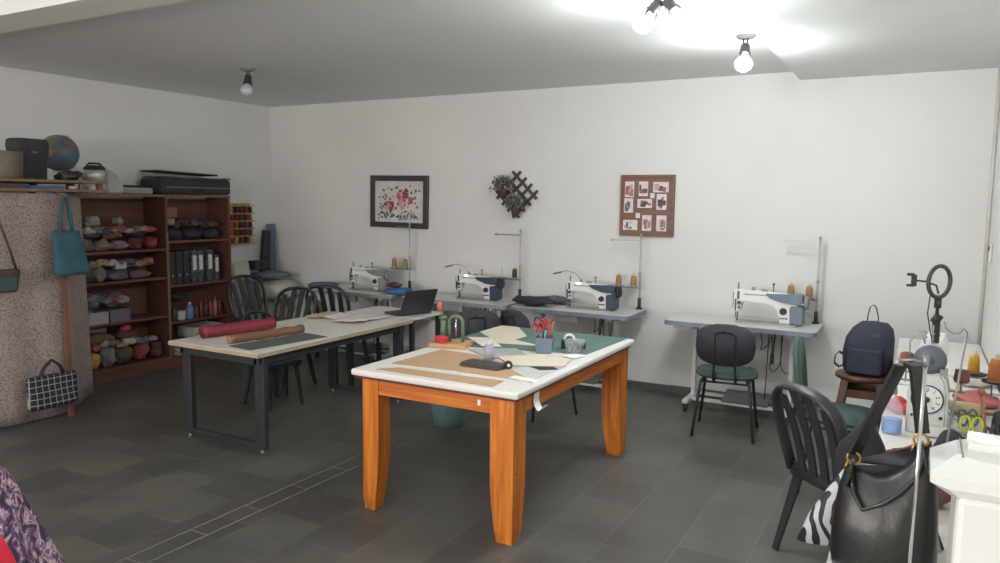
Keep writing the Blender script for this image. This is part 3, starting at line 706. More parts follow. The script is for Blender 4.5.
# top left bay (z 1.20)
k = 0
for name, y, z, d, col, label, x in [
    ('folded_cloth', 4.12, 1.20, (.16, .17, .13), (112, 106, 92), 'olive grey cloth wad in the upper left bay, nearest the curtain', -6.56),
    ('folded_cloth', 4.29, 1.20, (.16, .17, .11), (142, 130, 116), 'pale beige cloth wad in the upper left bay, second from the curtain', -6.56),
    ('folded_cloth', 4.46, 1.20, (.16, .16, .10), (148, 124, 122), 'dusty pink cloth wad in the upper left bay', -6.56),
    ('folded_cloth', 4.62, 1.20, (.16, .15, .12), (96, 60, 58), 'dark red cloth wad in the upper left bay', -6.56),
    ('folded_cloth', 4.79, 1.20, (.16, .13, .12), (140, 66, 58), 'red cloth wad beside the divider in the upper left bay', -6.56),
    ('folded_cloth', 4.17, 1.32, (.16, .20, .12), (98, 84, 80), 'brown cloth bundle piled at the left of the upper left bay', -6.58),
    ('folded_cloth', 4.40, 1.31, (.17, .22, .13), (128, 104, 84), 'tan cloth bundle piled in the middle of the upper left bay', -6.58),
    ('folded_cloth', 4.66, 1.32, (.17, .24, .10), (52, 60, 62), 'dark teal cloth bundle piled at the right of the upper left bay', -6.58),
    ('paper_wad', 4.20, 1.43, (.08, .14, .09), (158, 152, 146), 'crumpled white paper on top of the brown cloth bundle', -6.54),
    ('folded_cloth', 4.45, 1.44, (.10, .10, .07), (164, 156, 140), 'small cream cloth on top of the tan cloth bundle', -6.54),
    # top right bay
    ('folded_cloth', 5.05, 1.27, (.18, .20, .15), (60, 48, 62), 'dark purple cloth pile in the upper right bay beside the divider', -6.57),
    ('folded_cloth', 5.28, 1.27, (.18, .24, .13), (44, 44, 58), 'dark navy cloth pile in the middle of the upper right bay', -6.57),
    ('folded_cloth', 5.52, 1.27, (.18, .20, .11), (46, 52, 52), 'dark grey cloth pile at the right end of the upper right bay', -6.57),
    ('folded_cloth', 5.18, 1.43, (.17, .28, .07), (78, 52, 66), 'plum cloth folded on the dark purple pile', -6.57),
    ('folded_cloth', 4.97, 1.42, (.10, .12, .08), (150, 140, 128), 'pale grey cloth at the top of the divider', -6.50),
    # middle left bay (z .92)
    ('folded_cloth', 4.10, .92, (.17, .14, .16), (78, 84, 80), 'grey green cloth wad in the second left bay by the curtain', -6.56),
    ('folded_cloth', 4.24, .92, (.17, .15, .17), (126, 118, 104), 'beige patterned cloth wad in the second left bay', -6.56),
    ('folded_cloth', 4.42, .92, (.18, .22, .11), (98, 104, 108), 'grey cloth wad in the middle of the second left bay', -6.56),
    ('folded_cloth', 4.66, .92, (.16, .20, .09), (118, 92, 96), 'mauve cloth wad at the right of the second left bay', -6.56),
    ('folded_cloth', 4.52, 1.03, (.16, .32, .07), (132, 88, 78), 'long rust coloured cloth roll on top of the second left bay pile', -6.58),
    # third left bay (z .54)
    ('plastic_bag', 4.16, .665, (.18, .20, .16), (122, 122, 122), 'grey translucent plastic bag over the white box in the third left bay', -6.58),
    ('plastic_bag', 4.40, .665, (.18, .20, .15), (104, 102, 104), 'dim grey plastic bag over the lilac box in the third left bay', -6.58),
    # bottom left bay (z .12)
    ('plastic_bag', 4.13, .12, (.2, .17, .18), (182, 142, 74), 'plastic bag of yellow scraps at the left of the bottom bay', -6.57),
    ('plastic_bag', 4.30, .12, (.2, .13, .22), (130, 130, 132), 'pale plastic bag in the bottom left bay', -6.57),
    ('plastic_bag', 4.46, .12, (.2, .18, .22), (100, 84, 78), 'brown plastic bag in the middle of the bottom left bay', -6.57),
    ('plastic_bag', 4.64, .12, (.2, .14, .24), (140, 70, 74), 'red patterned plastic bag in the bottom left bay', -6.57),
    ('plastic_bag', 4.79, .12, (.2, .12, .20), (84, 58, 56), 'dark brown plastic bag beside the divider in the bottom left bay', -6.57),
    ('folded_cloth', 4.22, .34, (.2, .3, .12), (116, 92, 72), 'brown cloth pile on the bags of the bottom left bay', -6.58),
    ('folded_cloth', 4.50, .35, (.2, .22, .11), (96, 66, 62), 'maroon cloth pile on the bags of the bottom left bay', -6.58),
    ('folded_cloth', 4.47, .44, (.09, .10, .05), (196, 70, 92), 'small hot pink cloth on the maroon pile', -6.52),
    ('plastic_bag', 4.2, .45, (.12, .2, .06), (110, 112, 124), 'folded blue grey bag on the brown pile in the bottom left bay', -6.54),
    # right bays lower
    ('folded_cloth', 5.20, .64, (.16, .24, .08), (60, 62, 62), 'dark cloth heap on the bottles shelf', -6.70)]:
    k += 1; cloth_wad(name, y, z, d, col, label, 'bag' if 'bag' in name else 'cloth', k, x)
fr = random.Random(21)
fill = [('left bay top pile', 4.10, 4.80, 1.36, 9, 1), ('right bay top pile', 5.0, 5.55, 1.40, 5, 2), ('second left bay heap', 4.10, 4.78, 1.05, 7, 3), ('third left bay heap', 4.10, 4.48, .72, 5, 4), ('bottom left bay heap', 4.12, 4.78, .30, 8, 5)]
tones = [((168, 160, 150), 'pale grey'), ((186, 172, 158), 'cream'), ((150, 122, 110), 'dusty rose'), ((126, 112, 100), 'taupe'), ((110, 118, 118), 'grey green'), ((156, 84, 78), 'faded red'), ((176, 148, 108), 'sand'), ((92, 96, 112), 'blue grey')]
for what, ya, yb, z, n, sd in fill:
    dark = sd == 2
    for i in range(n):
        (col, nm) = tones[(i*3+sd) % 8] if i < 8 else tones[5]
        if dark: col = tuple(int(v*.5) for v in col); nm = 'dark '+nm
        y = ya+(yb-ya)*(i+.5)/n; d = (fr.uniform(.09, .13), fr.uniform(.09, .14), fr.uniform(.05, .08))
        cloth_wad('cloth_scrap', y, z+fr.uniform(-.015, .015), d, col, '%s cloth scrap in the %s, %s' % (nm, what, 'nearest the curtain' if i == 0 else 'farthest from the curtain' if i == n-1 else '%s from the curtain' % ['', 'second', 'third', 'fourth', 'fifth', 'sixth', 'seventh', 'eighth', 'ninth'][i]), 'cloth', 70+sd*10+i, -6.515, 'cloth scraps in the bookshelf', .3)
# boxes
def carton(loc, d, col, label, name='storage_box', open_=True, rz=0):
    m = mat('box %d %d %d' % col, col, .7); x, y, z = d
    t = thing(name, label, 'box', loc, rz)
    b = B(); w = .005
    b.bx(-x/2, x/2, -y/2, y/2, 0, w).bx(-x/2, -x/2+w, -y/2, y/2, w, z).bx(x/2-w, x/2, -y/2, y/2, w, z).bx(-x/2+w, x/2-w, -y/2, -y/2+w, w, z).bx(-x/2+w, x/2-w, y/2-w, y/2, w, z)
    obj('box_body', b, m, t)
    obj('rim', B().bx(x/2-.001, x/2+.004, -y/2, y/2, z-.015, z).bx(-x/2, x/2-.001, -y/2-.004, -y/2+.001, z-.015, z), m, t)
    return t
carton((-6.575, 4.16, .541), (.22, .22, .11), (166, 160, 164), 'pale plastic box at the left of the third left bay')
carton((-6.575, 4.39, .541), (.22, .20, .12), (112, 104, 116), 'dull lilac plastic box beside the pale box')
solo('small_box', B().box((0, 0, .03), (.04, .11, .06), bev=.004), mat('white small box', (176, 172, 176), .6), 'small white box standing on the grey cloth of the second left bay', 'box', (-6.49, 4.42, 1.03))
solo('cardboard_box', B().box((0, 0, .05), (.12, .14, .10), bev=.003), mat('brown cardboard', (128, 98, 78), .8), 'small brown cardboard box standing on cloth at the top of the divider', 'box', (-6.55, 4.99, 1.50))
# binders
BIND = speckle_material('speckled binder', (50, 48, 52), [(170, 168, 168), (120, 118, 120)], 90, .35)
def binder(y, label, m=None, labelled=True, h=.33, w_=.072):
    t = thing('binder', label, 'binder', (-6.60, y, .831), 0, 'binders on the right side of the bookshelf')
    obj('cover', B().box((0, 0, h/2), (.25, w_, h), bev=.004), m or BIND, t)
    if labelled: obj('spine_label', B().box((.126, 0, h*.62), (.002, w_*.62, .15)), mat('white spine label', (206, 206, 206), .7), t)
    else: obj('ring_hole', B().cyl((.124, 0, h*.28), (.127, 0, h*.28), .012), STEEL, t)
for i in range(3): binder(4.975+i*.085, 'plain dark binder, %s of the row' % ['first', 'second', 'third'][i], mat('dark binder', (44, 44, 48), .5), False)
for i, yv in enumerate((5.24, 5.318)): binder(yv, 'speckled binder with white label, %s of the touching pair' % ['left', 'right'][i])
binder(5.435, 'speckled binder with white label standing apart right of the pair')
binder(5.52, 'speckled binder with low label at the row end', None, True, .27, .06)
# bottles on the shelf at z .46
def bottle(loc, r, h, col, label, cap=(200, 200, 200), m=None, group=None):
    t = thing('bottle', label, 'bottle', loc, 0, group)
    obj('bottle_body', B().lathe([(r*.9, 0), (r, .006), (r, h*.62), (r*.8, h*.74), (r*.36, h*.82), (r*.36, h*.88)], n=16), m or mat('bottle %d %d %d' % col, col, .35), t)
    obj('cap', B().cyl((0, 0, h*.86), (0, 0, h), r*.42, r*.36, 12), mat('cap %d %d %d' % cap, cap, .5), t)
for i, (y, r_, h_, col, cap, lab) in enumerate([
    (5.00, .030, .16, (60, 60, 62), (40, 40, 42), 'dark bottle beside the divider on the bottle shelf'),
    (5.19, .042, .17, (92, 124, 160), (190, 196, 204), 'light blue bottle with pale cap on the bottle shelf'),
    (5.27, .024, .15, (100, 58, 54), (60, 40, 40), 'slim brown red bottle right of the blue bottle'),
    (5.33, .026, .19, (88, 50, 48), (40, 60, 50), 'tall maroon bottle with green cap on the bottle shelf'),
    (5.39, .025, .17, (66, 48, 46), (150, 60, 60), 'dark bottle with red cap on the bottle shelf'),
    (5.45, .025, .18, (120, 60, 56), (50, 70, 60), 'red bottle with green cap on the bottle shelf'),
    (5.51, .027, .19, (150, 92, 92), (180, 80, 84), 'pink red bottle near the right end of the bottle shelf'),
    (5.57, .024, .15, (80, 56, 50), (190, 110, 110), 'small brown bottle at the right end of the bottle shelf')]):
    bottle((-6.51, y, .461), r_, h_, col, lab, cap)
solo('jar', B().lathe([(.045, 0), (.05, .01), (.05, .085), (.046, .09)], n=20), mat('white jar', (178, 176, 170), .5), 'white jar standing left of the light blue bottle', 'jar', (-6.52, 5.09, .461))
# basket and papers under it at z .12.. raised
def basket():
    t = thing('plastic_basket', 'white slotted plastic basket on the lower right shelf', 'basket', (-6.56, 5.36, .262))
    b = B(); W, D, H = .36, .26, .11
    b.bx(-D/2, D/2, -W/2, W/2, 0, .006)
    for sx in (-1, 1):
        b.box((sx*(D/2+.004), 0, H-.01), (.014, W+.02, .02)); b.box((sx*D/2, 0, .015), (.006, W, .02))
        for k in range(17): b.box((sx*D/2, -W/2+.01+k*(W-.02)/16, .055), (.006, .008, .08))
    for sy in (-1, 1):
        b.box((0, sy*(W/2+.004), H-.01), (D+.02, .014, .02)); b.box((0, sy*W/2, .055), (D, .006, .08))
    obj('basket_body', b, mat('basket white', (200, 196, 190), .5), t)
basket()
carton((-6.56, 5.36, .121), (.26, .42, .135), (100, 92, 84), 'grey brown box beneath the white basket')
for i, (y, w_, z, rz, c_) in enumerate([(5.05, .18, .122, .1, (170, 168, 160)), (5.05, .17, .137, -.1, (150, 150, 150)), (5.06, .18, .152, .2, (176, 160, 140)), (5.05, .16, .167, 0, (190, 188, 180))]):
    solo('paper_stack', B().box((0, 0, .006), (.24, w_, .013)), mat('paper %d %d %d' % c_, c_, .8), 'stack of papers on the lowest right shelf, %s layer' % ['lowest', 'second', 'third', 'topmost'][i], 'papers', (-6.57, y, z), (0, 0, rz))
solo('folded_leather', B().grid(lambda u, v: (-.09+.18*u, -.12+.24*v, .05*math.sin(v*3)*(.3+u)), 8, 8, .01), mat('taupe leather', (136, 118, 104), .7), 'taupe sheet sagging over the papers of the lowest right shelf', 'leather', (-6.56, 5.05, .2))

# on top of the bookshelf
def press_pot():
    t = thing('steel_urn', 'steel cylindrical urn with black lid on the bookshelf', 'urn', (-6.5, 4.22, 1.726))
    obj('vessel', B().lathe([(.085, 0), (.09, .008), (.09, .10), (.086, .103), (.086, .107), (.09, .11), (.09, .2), (.08, .21)]), mat('brushed steel', (190, 190, 190), .35, metal=.6), t)
    obj('lid', B().lathe([(.088, .21), (.09, .225), (.07, .245), (.02, .25)]), DARK, t)
    obj('handle', B().tube([(0, -.07, .24), (0, -.05, .265), (0, .05, .265), (0, .07, .24)], .009), DARK, t)
    obj('spout', B().tube([(0, -.09, .12), (0, -.13, .15), (0, -.15, .19)], .01), STEEL, t)
    return t
press_pot()
b = B(); b.prism([(0, 0), (.15, 0), (.17, .03), (.16, .10), (.11, .17), (.03, .21), (0, .22)], -.03, .03, YZ, bev=.01)
solo('rounded_case', b, mat('pale grey plastic', (176, 172, 170), .5), 'pale rounded plastic case standing right of the steel urn', 'case', (-6.52, 4.33, 1.727))
for i, (y, h_, r_, lab) in enumerate(((-.05, .08, .03, 'low dark tin at the left of the tins beside the steel urn'), (.005, .13, .022, 'tall steel tin in the middle of the tins beside the steel urn'), (.05, .09, .018, 'thin steel tin nearest the steel urn'))):
    t = thing('tin', lab, 'tin', (-6.5, 4.035+y, 1.727), 0, 'tins beside the steel urn')
    obj('tin_body', B().cyl((0, 0, 0), (0, 0, h_), r_), STEEL if i else DARK, t); obj('tin_lid', B().cyl((0, 0, h_), (0, 0, h_+.01), r_*1.08), STEEL if i else DARK, t)
def suitcase():
    t = thing('portfolio_case', 'long black soft case lying across the bookshelf top', 'case', (-6.58, 5.26, 1.727), .03)
    b = B(); b.box((0, 0, .08), (.34, .86, .16), bev=.035, seg=4); obj('case_body', b, mat('black canvas', (52, 52, 56), .8, bump=.2), t)
    obj('zip_line', B().box((.171, 0, .07), (.003, .78, .006)), STEEL, t)
    obj('handle', B().tube([(.17, -.07, .05), (.2, -.05, .04), (.2, .05, .04), (.17, .07, .05)], .007), DARK, t)
suitcase()
solo('folded_leather', B().grid(lambda u, v: (-.15+.3*u, -.42+.84*v, .004*math.sin(v*14)-.035*max(0, (u-.85))), 10, 24, .012), mat('dull brown hide', (98, 84, 76), .8), 'brown grey hide laid flat on the long black case', 'leather', (-6.57, 5.27, 1.896), (.0, 0, .03))
solo('black_board', B().box((0, 0, .008), (.26, .72, .016)), mat('black board', (36, 36, 40), .7), 'thin black board resting on the hide on top of the case', 'board', (-6.6, 5.2, 1.933), (-.03, 0, .02))
solo('white_tray', B().box((0, 0, .03), (.2, .36, .06), bev=.012), mat('dull white tray', (150, 150, 148), .6), 'dull white flat box on the bookshelf between urn and black case', 'box', (-6.6, 4.63, 1.727))
solo('black_rod', B().cyl((0, -.2, 0), (0, .2, 0), .01), DARK, 'black rod lying on the dull white box', 'rod', (-6.55, 4.6, 1.798))

# thread rack on left wall
def thread_rack():
    t = thing('thread_rack', 'wooden thread rack hanging on the left wall', 'rack', (XL+.006, 6.10, 1.41))
    m = mat('yellow pine rack', (176, 140, 84), .6)
    H, W = .46, .36
    b = B(); b.bx(0, .012, -W/2, W/2, -H/2, H/2); obj('back_board', b, m, t)
    for k in range(6): obj('ledge', B().box((.045, 0, -H/2+.006+k*.085), (.07, W, .012)), m, t)
thread_rack()
rr = random.Random(11); tc_ = [(60, 44, 48), (120, 44, 44), (54, 70, 60), (168, 96, 52), (46, 46, 56), (186, 158, 110), (96, 52, 66)]
names = {(60, 44, 48): 'dark brown', (120, 44, 44): 'red', (54, 70, 60): 'dark green', (168, 96, 52): 'orange', (46, 46, 56): 'black', (186, 158, 110): 'cream', (96, 52, 66): 'purple'}
rows = ['bottom', 'second', 'third', 'fourth', 'fifth']
for r_ in range(5):
    for k in range(5):
        c_ = rr.choice(tc_) if r_ else tc_[[1, 5, 1, 0, 5][k]]
        b = B(); b.cyl((0, 0, 0), (0, 0, .065), .022, .018, 12); b.mi = 1; b.cyl((0, 0, .065), (0, 0, .078), .01, .01, 8)
        solo('thread_spool', b, [mat('thread %d %d %d' % c_, c_, .8), mat('cone core cream', (196, 182, 140))], '%s thread spool in the %s row of the thread rack, %s from its left' % (names[c_], rows[r_], ['first', 'second', 'third', 'fourth', 'fifth'][k]), 'thread spool',
             (XL+.055, 6.10-.14+k*.07, 1.41-.23+.013+r_*.085), (0, 0, 0), 'spools on the wall rack')

# ---------------------------------------------------------------- curtained wardrobe
CURT = speckle_material('small floral curtain', (156, 142, 136), [(104, 88, 86), (136, 104, 102)], 70, .36)
def wardrobe():
    t = thing('curtained_wardrobe', 'tall wardrobe covered by a beige speckled curtain', 'wardrobe', (-5.74, 2.9, 0))
    path = [(0.03, -1.2), (0.03, .50), (.03, .54), (-.11, .70), (-.27, .90), (-.5, .96), (-.9, .97)]
    P = [Vector((a, c_, 0)) for a, c_ in path]; L = [0]
    for a, c_ in zip(P, P[1:]): L.append(L[-1]+(c_-a).length)
    def at(s):
        s *= L[-1]
        for i in range(len(P)-1):
            if s <= L[i+1]+1e-6: return P[i].lerp(P[i+1], (s-L[i])/(L[i+1]-L[i]))
        return P[-1]
    def fn(u, v):
        p = at(u); n = (at(min(1, u+.01))-at(max(0, u-.01))); n = Vector((n.y, -n.x, 0)).normalized()
        z = .045+1.67*v; wv = .007*(1-.6*v)*math.sin(u*58+.8*math.sin(u*11)+v)
        return p+n*(wv-.03*v)+Vector((0, 0, z+.02*math.sin(u*9)*(1-v)))
    obj('curtain', B().grid(fn, 150, 14, .004), CURT, t)
    obj('post', B().bx(.045, .065, .495, .535, 0, 1.72), wood_material('reddish post wood', (112, 76, 62), (132, 92, 74), 'Z', 9), t)
    b = B(); b.bx(-1.03, -.02, -1.2, .93, 1.73, 1.752).bx(-1.03, -.02, -1.2, .93, 1.80, 1.822); obj('top_shelf', b, SHELFE, t)
    obj('shelf_support', B().bx(-.08, -.04, -1.2, -1.17, 1.752, 1.80).bx(-.08, -.04, .88, .92, 1.752, 1.80).bx(-1.0, -.96, .88, .92, 1.752, 1.80), SHELFW, t)
    obj('back_post', B().bx(-1.02, -.98, .88, .92, 0, 1.73).bx(-1.02, -.98, -1.19, -1.15, 0, 1.73).bx(-.1, -.06, -1.19, -1.15, 0, 1.73), SHELFW, t)
wardrobe()
ZW = 1.823
solo('blue_folder', B().box((0, 0, .01), (.1, .24, .02)), mat('bright blue folder', (56, 88, 140), .6), 'blue folder in the gap between the wardrobe top boards', 'folder', (-5.82, 3.38, 1.753))
solo('white_tape_roll', B().lathe([(.02, 0), (.035, 0), (.035, .02), (.02, .02)], cap=False), mat('pale tape', (170, 168, 160)), 'pale roll of tape in the gap above the teal bag', 'tape', (-5.80, 3.58, 1.755))
def travel_case():
    t = thing('travel_case', 'dark grey travel case standing on the wardrobe in front of the globe', 'case', (-6.1, 3.42, ZW), .06)
    rings = [[(x*.16, y*w_, z) for x, y in superell(1, 1, 6, 32)] for z, w_ in ((0, .20), (.01, .22), (.12, .23), (.2, .265), (.265, .275), (.30, .26), (.312, .22))]
    obj('case_body', B().loft(rings), mat('dark grey canvas', (56, 56, 60), .8, bump=.2), t)
    obj('badge', B().box((.083, .0, .21), (.003, .05, .014)), mat('pale badge', (110, 108, 112)), t)
    obj('seam', B().box((.082, 0, .16), (.004, .28, .005)), DARK, t)
travel_case()
def globe():
    t = thing('globe', 'blue and tan world globe on the wardrobe', 'globe', (-6.38, 3.835, ZW))
    m, nt, bs, tc = nodes('globe map', .45)
    n = nt.nodes.new('ShaderNodeTexNoise'); n.inputs['Scale'].default_value = 9; n.inputs['Detail'].default_value = 6; nt.links.new(tc.outputs['Object'], n.inputs['Vector'])
    nt.links.new(ramp(nt, n.outputs['Fac'], [(.0, (92, 112, 124)), (.5, (84, 106, 122)), (.52, (122, 112, 84)), (.62, (126, 96, 80))], 'LINEAR'), bs.inputs['Base Color'])
    b = B(); r = bmesh.ops.create_uvsphere(b.bm, u_segments=36, v_segments=20, radius=.152); b._fin(r['verts'], Matrix.Translation((0, 0, .235)), True); obj('sphere', b, m, t)
    obj('meridian_arc', B().tube(arc((0, 0, .235), .165, -PI*.62, PI*.38, 24, 'yz'), .006, 8, flat=.003), mat('pale meridian', (176, 174, 170), .4), t)
    obj('axle', B().cyl((0, -.05, .085), (0, .05, .345), .003), STEEL, t)
    obj('stand', B().lathe([(.07, 0), (.075, .008), (.03, .02), (.012, .03), (.012, .07)]), DARK, t)
globe()
b = B(); b.lathe([(.12, 0), (.13, .01), (.14, .18), (.135, .2)], n=24)
solo('wicker_basket', b, mat('beige wicker', (112, 106, 94), .9, bump=.6, bscale=60), 'beige woven basket at the far left on the wardrobe', 'basket', (-5.98, 3.16, ZW))
solo('dark_cloth', B().blob((0, 0, .03), (.2, .16, .09), .25, 3, 21), mat('cloth 44 44 48', (44, 44, 48)), 'dark crumpled cloth on the wardrobe at the foot of the globe', 'cloth', (-5.92, 3.62, ZW+.004))

# hanging bags
def tote(loc, w_, h_, d_, m, label, strap_top, sm=None, taper=.8, name='tote_bag', lean=0):
    """bag plane faces +x; width along y; hangs from z=strap_top above loc (loc = bottom centre)"""
    t = thing(name, label, 'bag', loc)
    rings = []
    for k in range(11):
        u = k/10; ww = w_*(1-(1-taper)*u)/2; dd = d_*(1-.75*u)/2+.006
        if k == 0: ww *= .9; dd *= .5
        rings.append([(y*dd*2+.0, x*ww*2+lean*u, u*h_+(.0 if 0 < k else .006)) for x, y in superell(1, 1, 3.2, 28)])
    b = B(); b.loft(rings)
    for v in b.bm.verts: v.co.x += .012*noise.noise(v.co*11); v.co.z += .01*noise.noise(v.co*6)
    obj('bag_body', b, m, t)
    for sy in (-1, 1):
        pts = [(.01*sy, -w_*taper*.28+lean, h_-.05), (.01*sy, -w_*taper*.16+lean, (h_+strap_top)/2), (.004*sy, -.012+lean, strap_top-.01), (.002*sy, lean, strap_top), (.004*sy, .012+lean, strap_top-.01), (.01*sy, w_*taper*.16+lean, (h_+strap_top)/2), (.01*sy, w_*taper*.28+lean, h_-.05)]
        obj('strap', B().ribbon(pts, .022, .005, (1, 0, 0)) if False else B().tube(pts, .009, 6), sm or m, t)
    return t
TEAL = mat('teal cloth', (50, 88, 98), .9, bump=.2)
tote((-5.585, 3.42, 1.10), .28, .34, .09, TEAL, 'teal cloth bag hanging at the corner of the wardrobe', .60, lean=-.04, taper=.72)
GRID = grid_material('black cloth with white grid', (34, 34, 38), (150, 150, 150), .045, .07)
tote((-5.58, 3.22, .13), .36, .25, .10, GRID, 'black bag with white grid lines hanging low on the wardrobe curtain', .36, mat('black strap', (38, 38, 42)), taper=1.05)
b = thing('shoulder_bag', 'brown shoulder bag hanging at the left edge of the picture', 'bag', (-5.6, 2.93, 1.02))
obj('bag_body', B().loft([[(y*.07, x*w_, z) for x, y in superell(1, 1, 3, 24)] for z, w_ in ((0, .14), (.01, .17), (.08, .2), (.14, .22), (.16, .2))]), mat('brown grey leather', (72, 58, 50), .6), b)
obj('flap', B().box((.04, 0, .06), (.006, .13, .09), bev=.002), mat('dull teal panel', (58, 80, 84), .7), b)
obj('strap', B().tube([(0, .09, .15), (0, .05, .3), (0, 0, .47), (0, -.05, .62), (0, -.08, .5), (0, -.09, .15)], .008, 6), mat('dark strap brown', (62, 52, 48)), b)
for loc, lab in (((-5.674, 3.38, 1.705), 'small metal hook holding the teal bag strap'), ((-5.692, 3.22, .49), 'small metal hook holding the grid bag handles')):
    solo('hook', B().tube([(0, 0, -.015), (.09, 0, -.015), (.105, 0, -.003), (.105, 0, .012)], .004, 6), STEEL, lab, 'hook', loc)

# ---------------------------------------------------------------- left corner clutter
def sack(loc, d, col, label, seed, name='pillow', cat='pillow', amp=.1):
    b = B(); b.blob((0, 0, d[2]*.4), d, amp, 2.5, seed)
    for v in b.bm.verts: v.co.z = max(v.co.z, 0)
    solo(name, b, mat('%s %d %d %d' % ((name,)+col), col, .9), label, cat, loc)
sack((-6.5, 6.32, 0), (.44, .44, .62), (168, 162, 152), 'large cream stuffed sack on the floor in the room corner', 31, 'stuffed_sack', 'sack')
sack((-6.62, 5.88, 0), (.3, .3, .66), (150, 152, 150), 'pale grey stuffed sack beside the bookshelf', 32, 'stuffed_sack', 'sack')
sack((-6.02, 6.36, 0), (.32, .40, .62), (178, 172, 160), 'white stuffed sack left of the first sewing table', 36, 'stuffed_sack', 'sack')
sack((-6.42, 6.30, .56), (.52, .52, .26), (186, 180, 170), 'white pillow lying on the corner sacks', 33)
sack((-6.45, 6.25, .79), (.42, .5, .10), (96, 104, 118), 'slate blue cloth spread on the corner pillow', 34, 'folded_cloth', 'cloth', .2)
solo('tablet_box', B().box((0, 0, .1), (.04, .2, .2), rot=(.0, -.2, 0), bev=.006), mat('pale lime box', (164, 166, 150), .6), 'pale lime flat box leaning on the sacks beside the bookshelf', 'box', (-6.44, 5.82, .80))
b = B(); b.box((0, 0, .05), (.14, .2, .1), bev=.01).cyl((.07, 0, .06), (.1, 0, .06), .025)
solo('black_camera_case', b, DARK, 'small black case on the pile in front of the dark roll', 'case', (-6.52, 6.14, .90))
solo('fabric_roll', B().cyl((0, 0, 0), (.0, .04, .50), .065, .052), mat('charcoal roll', (46, 46, 50), .8), 'charcoal fabric roll standing upright in the room corner', 'fabric roll', (-6.64, 6.34, .83))
solo('blue_board', B().box((0, 0, .35), (.02, .12, .70)), mat('steel blue board', (92, 112, 134), .6), 'steel blue board standing in the room corner behind the charcoal roll', 'board', (-6.72, 6.53, .70))

# ---------------------------------------------------------------- things on the steel table (z .70)
def roll(p0, p1, r, m, label, endm=None, lo=.0):
    a = Vector(p0); c_ = Vector(p1); t = thing('fabric_roll', label, 'fabric roll', (a+c_)/2, math.atan2(c_.y-a.y, c_.x-a.x)); L = (c_-a).length/2
    b = B(); pts = [(-L+2*L*i/16, 0, r+.003*math.sin(i*1.7)) for i in range(17)]; b.tube(pts, [r*(1+.05*math.sin(i*2.1)) for i in range(17)], 20); obj('roll', b, m, t)
    sp = []
    for i in range(40):
        a_ = i*.45; q = r*.15+r*.8*i/40; sp.append((0, q*math.cos(a_), q*math.sin(a_)+r))
    for s in (-1, 1): obj('end_spiral', B().tube([(s*(L+.001), y, z) for _, y, z in sp], .002, 4), endm or m, t)
roll((-4.42, 3.62, .702), (-4.31, 4.19, .702), .044, mat('dark red leather', (124, 40, 48), .6), 'dark red roll lying on the long steel table', mat('dark red leather edge', (92, 30, 36)))
roll((-4.10, 3.58, .702), (-4.0, 4.18, .702), .03, mat('tan brown leather', (122, 84, 64), .7), 'tan brown roll lying beside the red roll', mat('tan leather edge', (190, 150, 120)))
solo('cutting_mat', B().box((0, 0, .002), (.24, .66, .004), bev=.001), mat('grey green mat', (84, 94, 92), .7), 'grey green mat near the front corner of the long steel table', 'mat', (-3.89, 3.84, .7002), (0, 0, -.12))
for i, (x, y, rz, col, s_, lab) in enumerate([
    (-4.25, 4.93, .3, (228, 228, 228), (.42, .26), 'white paper sheets at the far end of the long steel table'),
    (-4.05, 4.98, -.2, (222, 216, 214), (.3, .3), 'white sheets overlapping towards the laptop'),
    (-4.42, 4.86, .1, (198, 172, 140), (.12, .3), 'beige paper strip left of the white sheets'),
    (-4.02, 4.78, .5, (220, 206, 204), (.26, .2), 'pinkish thin sheet at the edge of the white papers')]):
    def fn(u, v, s_=s_, i=i): return ((u-.5)*s_[0], (v-.5)*s_[1], .006+.012*noise.noise(Vector((u*3, v*3, i*2)))+.006)
    solo('paper_sheets', B().grid(fn, 12, 12, .003), mat('sheet %d %d %d' % col, col, .8, var=.03), lab, 'paper', (x, y, .701+.004*i), (0, 0, rz))
def laptop():
    t = thing('laptop', 'open dark laptop seen from behind on the small desk', 'laptop', (-3.93, 5.42, .701), -1.9)
    b = B(); b.box((0, 0, .009), (.34, .235, .018), bev=.004); b.mi = 1; b.box((0, .02, .0185), (.29, .11, .002)); obj('keyboard_base', b, [mat('dark laptop', (60, 60, 64), .4), DARK], t)
    b = B(); M = Matrix.Translation((0, .118, .016)) @ Matrix.Rotation(-.42, 4, 'X')
    b.T = M; b.box((0, 0, .115), (.34, .01, .23), bev=.003); b.mi = 1; b.box((0, -.0055, .118), (.315, .002, .2)); obj('screen_lid', b, [mat('dark laptop', (60, 60, 64), .4), mat('laptop screen', (60, 66, 70), .2)], t)
    obj('hinge', B().cyl((-.12, .118, .014), (.12, .118, .014), .007), DARK, t)
laptop()

